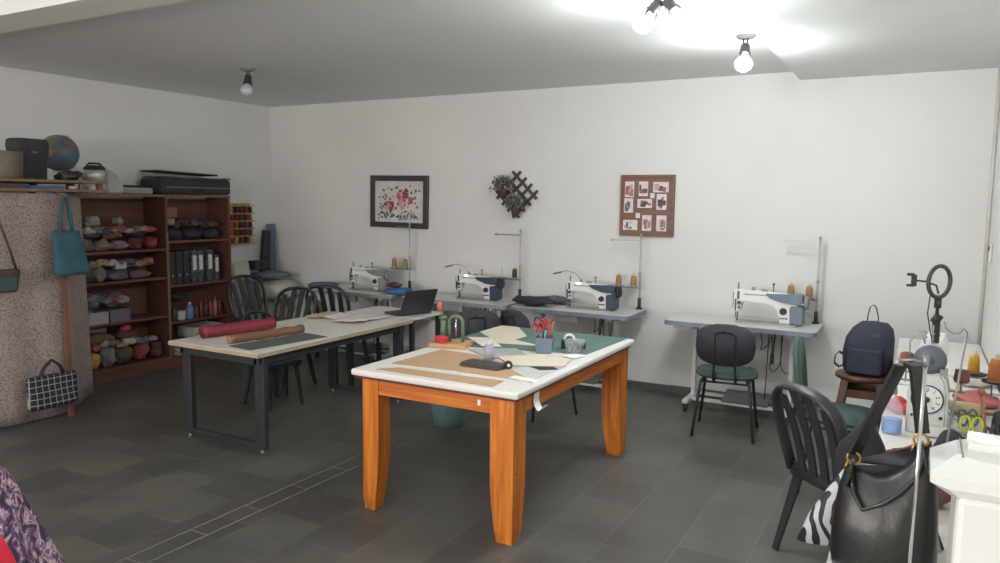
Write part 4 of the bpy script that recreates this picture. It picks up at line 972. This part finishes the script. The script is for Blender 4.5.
# ---------------------------------------------------------------- things on the orange table
def sheet(pts, z, m, label, name='pattern_piece', cat='pattern', th=.002, lift=.0):
    cx = sum(p[0] for p in pts)/len(pts); cy = sum(p[1] for p in pts)/len(pts)
    b = B(); b.prism([(x-cx, y-cy) for x, y in pts], 0, th)
    return solo(name, b, m, label, cat, (cx, cy, z))
Z0 = ZT+.0005
MARK = set(bpy.data.objects)
sheet([(-2.70, 4.05), (-1.76, 4.28), (-1.73, 4.93), (-2.70, 4.93)], Z0, GMAT, 'large green cutting mat at the far end of the orange table', 'cutting_mat', 'mat', .003)
sheet([(-2.58, 3.27), (-1.85, 3.26), (-1.86, 3.40), (-2.2, 3.38), (-2.50, 3.37)], Z0, KRAFT, 'long narrow kraft strip along the front of the orange table', 'kraft_paper', 'paper')
sheet([(-2.60, 3.44), (-2.2, 3.47), (-1.80, 3.46), (-1.80, 3.62), (-2.02, 3.78), (-2.3, 3.90), (-2.58, 3.92)], Z0, KRAFT, 'wide kraft paper sheet in the middle of the orange table', 'kraft_paper', 'paper')
sheet([(-2.16, 4.0), (-2.02, 3.72), (-1.74, 3.5), (-1.72, 3.9), (-1.9, 4.12)], Z0+.0005, mat('pale grey sheet', (196, 196, 194)), 'pale grey sheet beneath the cream pattern near the table edge', 'paper_sheet', 'paper')
sheet([(-2.45, 4.02), (-2.2, 3.86), (-1.98, 3.98), (-2.2, 4.2)], Z0+.003, mat('grey sheet', (168, 168, 164)), 'grey printed sheet left of the pencil cup', 'paper_sheet', 'paper')
sheet([(-2.16, 3.90), (-1.98, 3.73), (-1.72, 3.86), (-1.76, 4.06), (-1.95, 4.12)], Z0+.006, CREAM, 'cream pattern piece in front of the pencil cup')
sheet([(-2.02, 3.86), (-1.80, 3.72), (-1.72, 3.79), (-1.86, 3.9)], Z0+.0035, mat('black card', (42, 42, 46)), 'black card peeking from beneath the cream pattern piece', 'card', 'card')
sheet([(-2.70, 4.60), (-2.38, 4.30), (-2.1, 4.36), (-2.35, 4.46), (-2.34, 4.62), (-2.56, 4.92), (-2.70, 4.92)], Z0+.004, CREAM, 'large cream pattern piece on the far left of the green mat')
sheet([(-2.66, 4.36), (-2.42, 4.14), (-2.3, 4.18), (-2.5, 4.42)], Z0+.007, mat('cream pattern light', (222, 214, 198)), 'small cream strip on the green mat edge left')
sheet([(-2.69, 4.34), (-2.56, 4.14), (-2.47, 4.18), (-2.56, 4.34)], Z0+.004, mat('dark leather offcut', (70, 72, 72)), 'dark leather offcut on the left edge of the orange table', 'leather_offcut', 'leather')
sheet([(-1.86, 4.14), (-1.76, 4.10), (-1.73, 4.2), (-1.82, 4.26)], Z0+.0045, PAPER, 'small white note in front of the clear tub', 'paper_note', 'paper')
# wallet / dark case
b = B(); b.box((0, 0, .008), (.25, .12, .014), bev=.004); b.box((0, 0, .019), (.24, .11, .007), bev=.002)
solo('leather_wallet', b, mat('dark grey leather', (70, 66, 66), .6), 'flat dark grey leather case on the kraft paper', 'wallet', (-2.11, 3.64, ZT+.003), (0, 0, -.03))
def tape_reel():
    t = thing('tape_dispenser', 'small black tape reel beside the dark leather case', 'tape', (-1.965, 3.66, ZT+.003), .6)
    obj('reel', B().cyl((0, -.012, .022), (0, .012, .022), .022, n=20), DARK, t); obj('core', B().cyl((0, -.014, .022), (0, .014, .022), .008), PAPER, t)
tape_reel()
def glue():
    t = thing('glue_bottle', 'clear bottle with brown glue standing on the orange table', 'bottle', (-2.17, 3.80, ZT+.003))
    obj('bottle_body', B().lathe([(.026, 0), (.03, .004), (.03, .075), (.026, .085), (.018, .09)]), mat('lilac clear plastic', (190, 190, 212), .2, alpha=.5, var=0), t)
    obj('contents', B().lathe([(.020, .004), (.027, .006), (.027, .03), (.02, .031)]), mat('brown glue', (140, 96, 70), .4), t)
    obj('cap', B().cyl((0, 0, .088), (0, 0, .115), .022, .02), mat('pale lilac cap', (206, 204, 212)), t)
glue()
def pencil_cup():
    cx, cy = -2.0, 4.2
    t = thing('pencil_cup', 'grey blue square cup full of scissors and pens', 'cup', (cx, cy, ZT+.003), .3)
    b = B(); w_, h_ = .055, .095
    rings = [[(x*s, y*s, z) for x, y in ((-1, -1), (1, -1), (1, 1), (-1, 1))] for z, s in ((0, w_*.82), (h_, w_), (h_, w_*.92), (.006, w_*.76))]
    b.loft(rings, sm=False); obj('cup_body', b, mat('grey blue plastic', (108, 124, 142), .4), t)
    r = random.Random(4)
    for i, (dx, dy, h, col, kind, lab) in enumerate([
        (-.03, -.02, .17, (184, 52, 58), 's', 'red handled scissors leaning left in the pencil cup'), (.0, .0, .19, (200, 44, 60), 's', 'bright red scissors in the middle of the pencil cup'),
        (.01, -.025, .13, (96, 140, 176), 'p', 'light blue pen in the pencil cup'), (.03, .0, .17, (160, 70, 60), 'p', 'brown red pen on the right of the pencil cup'),
        (-.02, .025, .16, (60, 60, 66), 'p', 'dark pen at the back of the pencil cup'), (.03, .025, .18, (170, 120, 80), 'p', 'wooden pencil at the back right of the cup'), (-.035, .02, .2, (52, 56, 80), 's', 'dark handled scissors at the left of the cup')]):
        m = mat('tool %d %d %d' % col, col, .5); base = Vector((cx+dx*.5, cy+dy*.5, ZT+.015)); tip = Vector((dx*.9, dy*.6, h))
        if kind == 'p':
            o = thing('pen', lab, 'pen', base); obj('barrel', B().cyl((0, 0, 0), tip, .006), m, o); obj('pen_end', B().cyl(tip, tip*1.06, .0065, .004), DARK, o)
        else:
            o = thing('scissors', lab, 'scissors', base); obj('blades', B().box(tip*.3, (.012, .003, h*.6)), STEEL, o)
            for s in (-1, 1):
                obj('handle', B().tube([Vector((s*.02+.019*math.cos(a), 0, .0))+tip*.84+Vector((0, 0, .028*math.sin(a))) for a in [2*PI*q/14 for q in range(14)]], .0055, 6, closed=True), m, o)
pencil_cup()
def tub():
    cx, cy = -1.83, 4.27
    t = thing('plastic_tub', 'clear plastic tub of small dark parts beside the pencil cup', 'tub', (cx, cy, ZT+.003))
    obj('tub_wall', B().lathe([(.046, 0), (.05, .002), (.062, .075), (.066, .076), (.066, .08), (.06, .08), (.048, .004)], n=28), mat('clear tub', (205, 212, 212), .15, alpha=.22, var=0), t)
    r = random.Random(8); b = B()
    for k in range(110):
        a = r.random()*6.28; d = .045*math.sqrt(r.random()); b.mi = k % 3
        b.box((d*math.cos(a), d*math.sin(a), .008+.05*r.random()), (.016, .008, .006), rot=(r.random()*3, r.random()*3, r.random()*3))
    o = obj('contents', b, [DARK, STEEL, mat('dull green bits', (80, 96, 84))], t); o['kind'] = 'stuff'
tub()
def tape_disp():
    t = thing('tape_dispenser', 'black tape dispenser with white roll between pencil cup and tub', 'tape dispenser', (-1.90, 4.40, ZT+.004), .5)
    b = B(); b.prism([(-.07, 0), (.08, 0), (.085, .03), (.05, .025), (.02, .05), (-.03, .07), (-.07, .05)], -.025, .025, XZ, bev=.004); obj('dispenser_body', b, DARK, t)
    obj('tape_roll', B().tube(arc((-.02, 0, .055), .03, 0, 2*PI*15/16, 15), .009, 8, closed=True, flat=(.009, (0, 1, 0))), PAPER, t)
tape_disp()
def press():
    t = thing('hand_press', 'green hand press on a wooden base at the left of the orange table', 'press', (-2.60, 4.06, ZT+.001), .25)
    obj('wooden_base', B().box((0, 0, .015), (.24, .17, .03), bev=.003), wood_material('light block wood', (170, 128, 84), (194, 150, 102), 'X', 10), t)
    gm = mat('pale green enamel', (98, 118, 96), .4)
    b = B(); b.tube([(-.01, 0, .03)]+[(.045*math.cos(a)+.03, 0, .15+.045*math.sin(a)) for a in [PI-PI*k/8 for k in range(9)]]+[(.075, 0, .03)], .011, 8); obj('press_frame', b, gm, t)
    b = B(); b.cyl((-.055, 0, .03), (-.055, 0, .17), .017).cyl((-.055, 0, .17), (-.055, 0, .19), .024); obj('column', b, gm, t)
    obj('lever', B().tube([(-.055, 0, .18), (-.06, -.01, .21), (-.065, -.02, .23)], .008), STEEL, t); obj('lever_grip', B().cyl((-.065, -.02, .225), (-.075, -.03, .285), .016, .013), mat('red grip', (190, 96, 92), .5), t)
    obj('ram', B().cyl((.03, 0, .06), (.03, 0, .18), .007), CHROME, t)
press()
solo('red_pouch', B().blob((0, 0, .02), (.10, .07, .045), .2, 3, 41), mat('scarlet cloth', (184, 54, 58), .8), 'scarlet cloth bundle left of the hand press', 'cloth', (-2.63, 3.99, ZT+.034))
# paper ribbon hanging off edge
pts = [(-1.82, 3.43, ZT+.003), (-1.71, 3.41, ZT+.004), (-1.668, 3.40, ZT+.004), (-1.655, 3.40, ZT-.03), (-1.662, 3.40, ZT-.095), (-1.636, 3.40, ZT-.14), (-1.61, 3.40, ZT-.115)]
import itertools
sm = []
for i in range(len(pts)-1):
    for q in range(4):
        p0 = Vector(pts[max(i-1, 0)]); p1 = Vector(pts[i]); p2 = Vector(pts[i+1]); p3 = Vector(pts[min(i+2, len(pts)-1)]); u = q/4
        sm.append(.5*((2*p1)+(p2-p0)*u+(2*p0-5*p1+4*p2-p3)*u*u+(3*p1-p0-3*p2+p3)*u**3))
b = B(); b.ribbon(sm+[pts[-1]], .062, .002)
solo('paper_tape', b, PAPER, 'white paper tape curling over the near long edge of the orange table', 'tape')
for o in set(bpy.data.objects)-MARK:      # the table is a little nearer than the first survey said
    if o.parent is None: o.location.x *= .979; o.location.y *= .979
# bin under table
b = B(); b.lathe([(.10, 0), (.12, .01), (.145, .24), (.15, .26), (.145, .26), (.115, .012)], n=32)
solo('waste_bin', b, mat('teal clear plastic', (124, 160, 160), .25, alpha=.3, var=0), 'translucent teal bin on the floor under the orange table', 'bin', (-3.06, 4.74, 0.001))

# ---------------------------------------------------------------- right side tables
def side_table(x0, x1, y0, y1, zt, label, nleg=4):
    t = thing('side_table', label, 'table', ((x0+x1)/2, (y0+y1)/2, 0)); X, Y = (x1-x0)/2, (y1-y0)/2
    obj('tabletop', B().bx(-X, X, -Y, Y, zt-.03, zt, bev=.005), WTOP, t)
    for sx in (-1, 1):
        for sy in (-1, 1): obj('leg', B().box((sx*(X-.05), sy*(Y-.06), (zt-.03)/2), (.035, .035, zt-.03)), IVORY, t)
    obj('rail', B().box((0, -Y+.06, zt-.06), (2*X-.14, .02, .06)).box((0, Y-.06, zt-.06), (2*X-.14, .02, .06)), IVORY, t)
side_table(-.165, XR-.01, 1.55, 2.85, .75, 'white side table under the black handbag')
side_table(-.10, XR-.01, 2.95, 4.50, .75, 'white side table under the tall machine with ring light')
side_table(-.085, XR-.01, 4.56, 6.15, .75, 'white side table beside the navy backpack')

# tall machine with dial, seen end-on
def post_machine():
    t = thing('sewing_machine', 'ivory sewing machine seen end on with round numbered dial', 'sewing machine', (.075, 3.66, .75), -.06); t.scale = (.88,)*3
    # rings along y (axis away from the camera)
    b = B(); b.prism([(-.085, 0), (.085, 0), (.085, .2), (.07, .27), (.05, .30), (-.05, .30), (-.075, .26), (-.085, .2)], -.10, .12, XZ, bev=.012)
    obj('body', b, IVORY, t)
    b = B(); b.prism([(-.055, .27), (.055, .27), (.06, .36), (.04, .42), (-.04, .42), (-.065, .37)], -.42, .06, XZ, bev=.012); obj('arm', b, WHITEM, t)
    b = B(); b.prism([(-.05, .03), (.05, .03), (.05, .30), (-.05, .30)], -.42, -.32, XZ, bev=.01); obj('head', b, WHITEM, t)
    obj('bed', B().bx(-.09, .09, .08, .45, 0, .03, bev=.006), WHITEM, t)
    b = B(); b.cyl((0, -.12, .175), (0, -.132, .175), .068, n=36); b.mi = 1
    b.tube([(.066*math.cos(a), -.133, .175+.066*math.sin(a)) for a in [2*PI*k/40 for k in range(40)]], .003, 6, closed=True); b.cyl((0, -.132, .175), (0, -.15, .175), .012)
    for k in range(10):
        a = PI/2-2*PI*k/10
        b.text(str(k), .026, Matrix.Translation((.046*math.cos(a), -.1335, .175+.046*math.sin(a))) @ Matrix.Rotation(PI/2, 4, 'X') @ Matrix.Rotation(a-PI/2, 4, 'Z'))
    obj('numbered_dial', b, [WHITEM, DARK], t, 'white dial with black ring and numbers')
    b = B(); b.lathe([(.02, -.02), (.066, -.016), (.07, 0), (.066, .014), (.03, .02), (.012, .022), (.012, .035)], (0, -.1, .36), rot=(PI/2, 0, 0), n=32); obj('handwheel', b, mat('blue grey wheel', (92, 100, 108), .45), t)
    obj('screw', B().cyl((.06, -.12, .09), (.06, -.126, .09), .008).cyl((-.06, -.12, .09), (-.06, -.126, .09), .006), DARK, t)
    b = B()
    for x, y, h in ((-.03, -.02, .06), (.0, 0, .09), (.02, .05, .07), (-.04, .08, .05)): b.cyl((x, y, .41), (x, y, .42+h), .004).cyl((x, y, .42+h*.5), (x, y, .42+h*.6), .009)
    b.tube([(-.09, 0, .33), (-.095, 0, .42), (-.06, 0, .48), (-.02, 0, .47)], .003, 6)
    obj('thread_guide', b, STEEL, t)
    obj('base_block', B().box((.05, -.135, .03), (.09, .05, .05), bev=.006), IVORY, t)
    b = B(); b.box((-.015, -.09, .262), (.08, .03, .02)).box((.06, -.11, .31), (.03, .05, .03)).tube([(-.12, -.1, .25), (-.12, -.1, .29), (-.06, -.1, .29)], .004, 6)
    obj('lever_linkage', b, STEEL, t)
    wt = mat('brown wound thread', (120, 72, 58), .7)
    bw = obj('spool_arm', B().cyl((-.11, .1, .2), (-.11, .1, .275), .004).box((-.09, .1, .21), (.08, .01, .01)), STEEL, t); obj('wound_spool', B().lathe([(.03, 0), (.035, .01), (.03, .07), (.02, .075)], (-.11, .1, .275)), wt, bw)
    bw = obj('spool_arm', B().cyl((.13, .1, .175), (.13, .1, .23), .004).box((.1, .1, .18), (.1, .01, .01)), STEEL, t); obj('wound_spool', B().lathe([(.03, 0), (.035, .01), (.03, .06)], (.13, .1, .23)), wt, bw)
post_machine()
def ring_light():
    t = thing('ring_light', 'black ring light clamped above the ivory machine', 'ring light', (.085, 3.70, 1.12))
    R = .062; c_ = Vector((0, 0, .262)); A = .85
    pts = [(c_.x+R*math.cos(a)*math.cos(A), c_.y+R*math.cos(a)*math.sin(A), c_.z+R*1.08*math.sin(a)) for a in [2*PI*k/36 for k in range(36)]]
    obj('ring', B().tube(pts, .009, 10, closed=True), mat('dark ring housing', (62, 62, 66), .4), t)
    obj('neck', B().cyl((0, 0, .11), (0, 0, .195), .007).cyl((.0, 0, .15), (.0, 0, .19), .014), DARK, t)
    obj('clamp', B().box((0, 0, .045), (.03, .035, .09), bev=.005).cyl((-.01, 0, .085), (.01, 0, .12), .018), DARK, t)
    obj('phone_holder', B().tube([(.0, 0, .21), (-.01, 0, .245), (-.05, 0, .26), (-.085, 0, .262)], .004, 6).box((-.095, 0, .262), (.022, .02, .05), bev=.004).box((-.108, 0, .287), (.03, .02, .012), bev=.003).box((-.108, 0, .24), (.03, .02, .01), bev=.003), DARK, t)
    obj('cable', B().tube([(-.03, .02, .2), (-.035, .03, .12), (-.02, .03, .04), (-.01, .03, 0)], .0025, 6), DARK, t)
ring_light()
# curved hook stand
solo('thread_hook', B().cyl((0, 0, 0), (.045, 0, .50), .004).tube([(.045, 0, .50), (.035, 0, .515), (.02, 0, .495), (-.0, 0, .495), (-.02, 0, .51), (-.028, 0, .535)], .0035, 6).cyl((0, 0, 0), (0, 0, .01), .03), STEEL, 'thin hooked metal thread guide right of the ivory machine', 'thread guide', (.125, 3.15, .751))
# conduit pipe on right wall
solo('conduit_pipe', B().cyl((0, 0, .7), (0, 0, 2.68), .010), mat('pale conduit', (196, 192, 182), .5), 'thin pale conduit running up beside the back right corner', 'pipe', (XR-.011, 6.2, 0))
b = thing('wall_switch', 'small white wall switch beside the conduit', 'switch', (XR-.001, 5.9, 1.40))
obj('plate', B().box((-.008, 0, 0), (.014, .08, .12), bev=.004), mat('switch white', (210, 206, 196)), b); obj('rocker', B().box((-.017, 0, .03), (.006, .04, .03)), DARK, b)
# spool tray with big cones on far table
def spool_stand():
    t = thing('spool_stand', 'metal spool stand with dark round trays at the right edge', 'thread stand', (.27, 4.3, .751))
    obj('stand_base', B().box((0, 0, .006), (.12, .12, .012)), STEEL, t)
    obj('frame', B().tube([(-.05, 0, .01), (-.05, 0, .12), (.08, 0, .12), (.08, 0, .01)], .004, 6), STEEL, t)
    for x, y, z in ((-.0, 0, .13), (.09, -.05, .11)): obj('tray', B().lathe([(.02, 0), (.055, .004), (.06, .01), (.055, .012), (.01, .008)], (x, y, z), n=24), DARK, t)
spool_stand()
YEL = mat('yellow thread', (212, 168, 60), .7, scale=60); ORA = mat('orange brown thread', (176, 104, 60), .7, scale=60)
thread_cone((.27, 4.3, .893), .026, .11, YEL, 'yellow thread cone on the spool stand at the right edge')
thread_cone((.362, 4.25, .873), .038, .13, ORA, 'orange brown thread cone on the spool stand cut by the right edge')
# clutter
def rag(loc, d, col, label, seed, name='folded_cloth', cat='cloth', amp=.2, rot=(0, 0, 0)):
    b = B(); b.blob((0, 0, d[2]*.4), d, amp, 3, seed)
    for v in b.bm.verts: v.co.z = max(v.co.z, 0)
    solo(name, b, mat('%s %d %d %d' % ((name,)+col), col, .85), label, cat, loc, rot)
rag((.29, 4.28, .751), (.2, .28, .05), (200, 118, 118), 'red and pink cloth heap behind the ivory machine', 51)
rag((-.04, 3.92, .751), (.10, .2, .07), (196, 72, 70), 'small red cloth left of the ivory machine', 52)
rag((.30, 4.75, .751), (.2, .3, .10), (214, 210, 206), 'white cloth heap on the far side table', 53)
solo('beige_roll', B().cyl((-.07, 0, .03), (.07, 0, .03), .03), mat('cream roll', (220, 204, 164), .7), 'short cream fabric roll right of the numbered dial', 'fabric roll', (.235, 4.0, .751), (0, 0, .05))
solo('brown_strap', B().box((0, 0, .006), (.12, .03, .012)), mat('brown strap', (150, 108, 78)), 'brown strap lying behind the cream roll', 'strap', (.345, 4.06, .751), (0, 0, .1))
solo('wooden_stick', B().cyl((0, 0, 0), (-.02, .1, .16), .007).lathe([(.012, 0), (.016, .01), (.012, .02)], (-.02, .1, .155)), wood_material('stick wood', (160, 104, 68), (186, 128, 88), 'Z', 9), 'thin wooden stick propped up at the right clutter', 'stick', (.29, 3.66, .753))
b = thing('brush', 'black round brush standing at the right table clutter', 'brush', (.335, 3.62, .751)); obj('bristles', B().lathe([(.02, 0), (.03, .01), (.032, .08), (.026, .115), (.01, .125)]), DARK, b); obj('ferrule', B().cyl((0, 0, .0), (0, 0, .006), .034), STEEL, b)
for i, (x, y, col, lab) in enumerate(((.235, 3.66, (196, 204, 60), 'yellow green handled scissors on the right table'), (.21, 3.78, (110, 128, 140), 'grey blue handled scissors on the right table'), (.265, 3.52, (86, 70, 98), 'purple handled scissors on the right table'))):
    o = thing('scissors', lab, 'scissors', (x, y, .752), .5*i)
    obj('blades', B().box((0, .06, .02), (.012, .12, .003), rot=(.2, 0, 0)), STEEL, o)
    for s in (-1, 1): obj('handle', B().tube([(s*.022+.019*math.cos(a), -.04+.01*math.sin(a), .05+.032*math.sin(a)) for a in [2*PI*q/14 for q in range(14)]], .0055, 6, closed=True), mat('handle %d %d %d' % col, col, .4), o)
b = thing('spray_bottle', 'clear bottle with blue liquid beside the ivory machine', 'bottle', (-.055, 3.52, .751))
obj('bottle_body', B().lathe([(.036, 0), (.04, .006), (.04, .09), (.034, .12), (.014, .15), (.012, .17)], n=24), mat('bottle clear', (214, 224, 230), .15, alpha=.3, var=0), b)
obj('liquid', B().lathe([(.034, .004), (.037, .008), (.037, .06), (.03, .061)], n=24), mat('blue liquid', (84, 146, 214), .2), b)
obj('sprayer', B().cyl((0, 0, .165), (0, 0, .195), .014).box((.0, -.02, .2), (.018, .05, .02)), mat('green sprayer', (110, 156, 120), .4), b)
solo('white_dish', B().lathe([(.03, 0), (.05, .005), (.058, .02), (.054, .02), (.03, .006)], n=24), PAPER, 'small white dish in front of the blue liquid bottle', 'dish', (-.04, 3.13, .751))
rag((.03, 2.72, .751), (.26, .18, .2), (128, 84, 78), 'maroon leather folded behind the handbag', 54, 'folded_leather', 'leather', .14)
rag((-.12, 2.62, .751), (.15, .16, .29), (36, 36, 38), 'small rounded black bag behind the handbag', 55, 'black_pouch', 'bag', .07)
rag((.165, 3.36, .751), (.1, .2, .08), (40, 40, 44), 'black tangled straps in front of the numbered machine', 56, 'black_straps', 'straps', .3)

# handbag
def handbag():
    t = thing('handbag', 'large black leather handbag standing in the right foreground', 'handbag', (-.035, 2.12, .751), -.05)
    N = 44; rings = []
    prof = [(0, .105, .055), (.004, .115, .07), (.05, .122, .085), (.12, .119, .085), (.19, .112, .07), (.25, .102, .052), (.30, .090, .034), (.32, .084, .024)]
    for z, hw, hd in prof:
        q = []
        for k, (x, y) in enumerate(superell(2, 2, 2.7, N)):
            u = z/.32; zz = z+u*u*(-.05*(1-min(1, abs(x)**1.6))+.01*abs(x)+.042*x)
            q.append((x*hw+.008*x*u, y*hd, zz))
        rings.append(q)
    b = B(); b.loft(rings)
    # inside rim
    for v in b.bm.verts:
        f = .9*noise.noise(Vector((v.co.x*9, v.co.y*9+3, v.co.z*5)))+.5*noise.noise(Vector((v.co.x*26, 1, v.co.z*9)))
        v.co.y += (1 if v.co.y > 0 else -1)*f*.012
        if v.co.z < .003: v.co.z = 0
    obj('bag_body', b, LEATHER, t)
    # seams: gusset lines
    obj('zip', B().tube([(-.085, 0, .285), (-.05, .0, .272), (0, 0, .277), (.045, 0, .305), (.085, 0, .362)], .005, 6), mat('dark zip', (58, 54, 50), .4), t)
    obj('front_fold', B().tube([(-.082, -.036, .275), (-.07, -.062, .225), (-.045, -.080, .19), (.0, -.078, .215), (.035, -.064, .245), (.07, -.045, .29), (.085, -.03, .34)], .006, 8), LEATHER, t)
    for sx, x, z in ((-1, -.078, .300), (1, .070, .375)):
        rg = obj('ring', B().tube(arc((x, -.02, z), .016, 0, 2*PI*15/16, 15), .003, 6, closed=True).tube([(x, -.02, z-.016), (x+sx*.01, -.02, z-.04)], .004, 6).tube([(x-.012, -.024, z-.01), (x-.02, -.026, z-.03)], .003, 6), BRASS, t, 'brass ring and clasp')
    pts = []
    A = Vector((-.078, -.02, .312)); T1 = Vector((.006, -.02, .535)); T2 = Vector((.032, -.02, .56)); T3 = Vector((.050, -.02, .54)); E = Vector((.072, -.02, .392))
    pts = [A, A.lerp(T1, .35), A.lerp(T1, .7), T1, (T1+T2)/2+Vector((-.006, 0, .008)), T2, (T2+T3)/2+Vector((.004, 0, .006)), T3, T3.lerp(E, .4), T3.lerp(E, .75), E]
    wd = Vector((.55, .8, -.1))
    obj('strap', B().ribbon(pts, .042, .009, wd), LEATHER, t)
    obj('strap_tab', B().ribbon([(-.092, -.045, .23), (-.08, -.047, .265), (-.078, -.022, .295)], .03, .006), LEATHER, t); obj('strap_tab', B().ribbon([(.09, -.035, .30), (.08, -.035, .34), (.072, -.022, .37)], .03, .006), LEATHER, t)
handbag()
def zebra_bag():
    t = thing('zebra_bag', 'black and white zebra striped bag behind the handbag', 'bag', (-.07, 2.29, .751), .38)
    rings = [[(x*w_/2, y*d_/2, z) for x, y in superell(2, 2, 2.6, 36)] for z, w_, d_ in ((0, .19, .06), (.005, .212, .07), (.08, .18, .072), (.15, .135, .06), (.21, .09, .04), (.23, .06, .02))]
    rings = [[(x*1.85, y, z) for x, y, z in q] for q in rings]
    b = B(); b.loft(rings); 
    for v in b.bm.verts: v.co.y += .008*noise.noise(v.co*12)
    obj('bag_body', b, stripe_material('zebra print', (40, 40, 46), (190, 190, 198), 12, 11), t)
    obj('top_seam', B().box((0, 0, .228), (.08, .02, .01), bev=.003), LEATHER, t)
zebra_bag()
# slender chrome rod in front of the bag
def rod_stand():
    t = thing('thread_stand', 'slender chrome rod stand in front of the black handbag', 'thread stand', (.025, 1.92, .751))
    obj('rod', B().cyl((0, 0, 0), (.004, 0, .60), .0042), CHROME, t); obj('stand_foot', B().lathe([(.03, 0), (.03, .008), (.01, .012)]), STEEL, t)
    obj('top_guide', B().tube([(.004, 0, .60), (-.02, 0, .605), (-.05, 0, .60)], .003, 6).cyl((.004, 0, .595), (.004, 0, .615), .007), STEEL, t)
rod_stand()
# foreground white machine
def near_machine():
    t = thing('overlock_machine', 'white machine housing cut off at the lower right corner', 'sewing machine', (.052, 1.72, .751)); t.scale = (1, 1, .95)
    W = .34
    # lower column
    obj('lower_body', B().bx(.05, W, .095, .31, 0, .36, bev=.015), WHITEM, t)
    rings = []
    def ring(z, x0, y0, x1, y1, c): return [(x0+c, y0, z), (x1, y0, z), (x1, y1, z), (x0+c, y1, z), (x0, y1-c, z), (x0, y0+c, z)]
    rings = [ring(.345, .045, .11, W, .31, .02), ring(.375, .0, .09, W, .33, .03), ring(.40, .0, .09, W, .33, .03), ring(.435, .05, .13, W, .32, .04)]
    obj('top_housing', B().loft(rings, sm=False), WHITEM, t)
    obj('top_knob', B().cyl((.07, .24, .455), (.2, .22, .455), .018).box((.13, .23, .443), (.12, .045, .02), bev=.006), WHITEM, t)
    b = B()
    for k in range(3): b.box((-.001, .15+.05*k, .388), (.003, .03, .0025))
    obj('marking', b, mat('teal marking', (90, 150, 150)), t, 'small teal marking lines')
    obj('vent', B().bx(.057, .060, .15, .3, .433, .4365), GREYCOV, t)
near_machine()

# ---------------------------------------------------------------- left foreground floral cloth
def floral():
    t = thing('stool', 'low stool hidden beneath the purple floral cloth', 'stool', (-3.05, 1.38, 0))
    FL = patch_material('purple floral cloth', [(0, (52, 44, 62)), (.42, (92, 70, 100)), (.5, (150, 118, 138)), (.56, (196, 172, 178)), (.62, (110, 82, 112))], 16)
    obj('seat', B().lathe([(.15, .42), (.16, .43), (.16, .45), (.01, .455)]), BROWNW, t)
    for k in range(4):
        a = PI/4+k*PI/2; obj('leg', B().cyl((.11*math.cos(a), .11*math.sin(a), .425), (.15*math.cos(a), .15*math.sin(a), 0), .016), BROWNW, t)
    dup(t, (-2.30, 1.08, 0), .3, 'low stool beneath the bright red cloth bundle')
    def fn(u, v):
        a = u*2*PI; r = .02+.33*v**.8+.025*math.sin(a*7)*v; z = .75-.66*v**1.7+.02*noise.noise(Vector((math.cos(a)*2, math.sin(a)*2, v*3)))
        r *= 1+.12*noise.noise(Vector((math.cos(a)*1.5, math.sin(a)*1.5, v*4)))
        return (r*math.cos(a), r*math.sin(a), max(z, .03))
    solo('floral_cloth', B().grid(fn, 64, 26, .006), FL, 'purple floral cloth draped in the lower left corner', 'cloth', (-3.05, 1.38, 0))
floral()
rag((-2.31, 1.08, .456), (.2, .22, .34), (214, 40, 60), 'bright red cloth bundle at the lower left edge of the picture', 61, amp=.05)
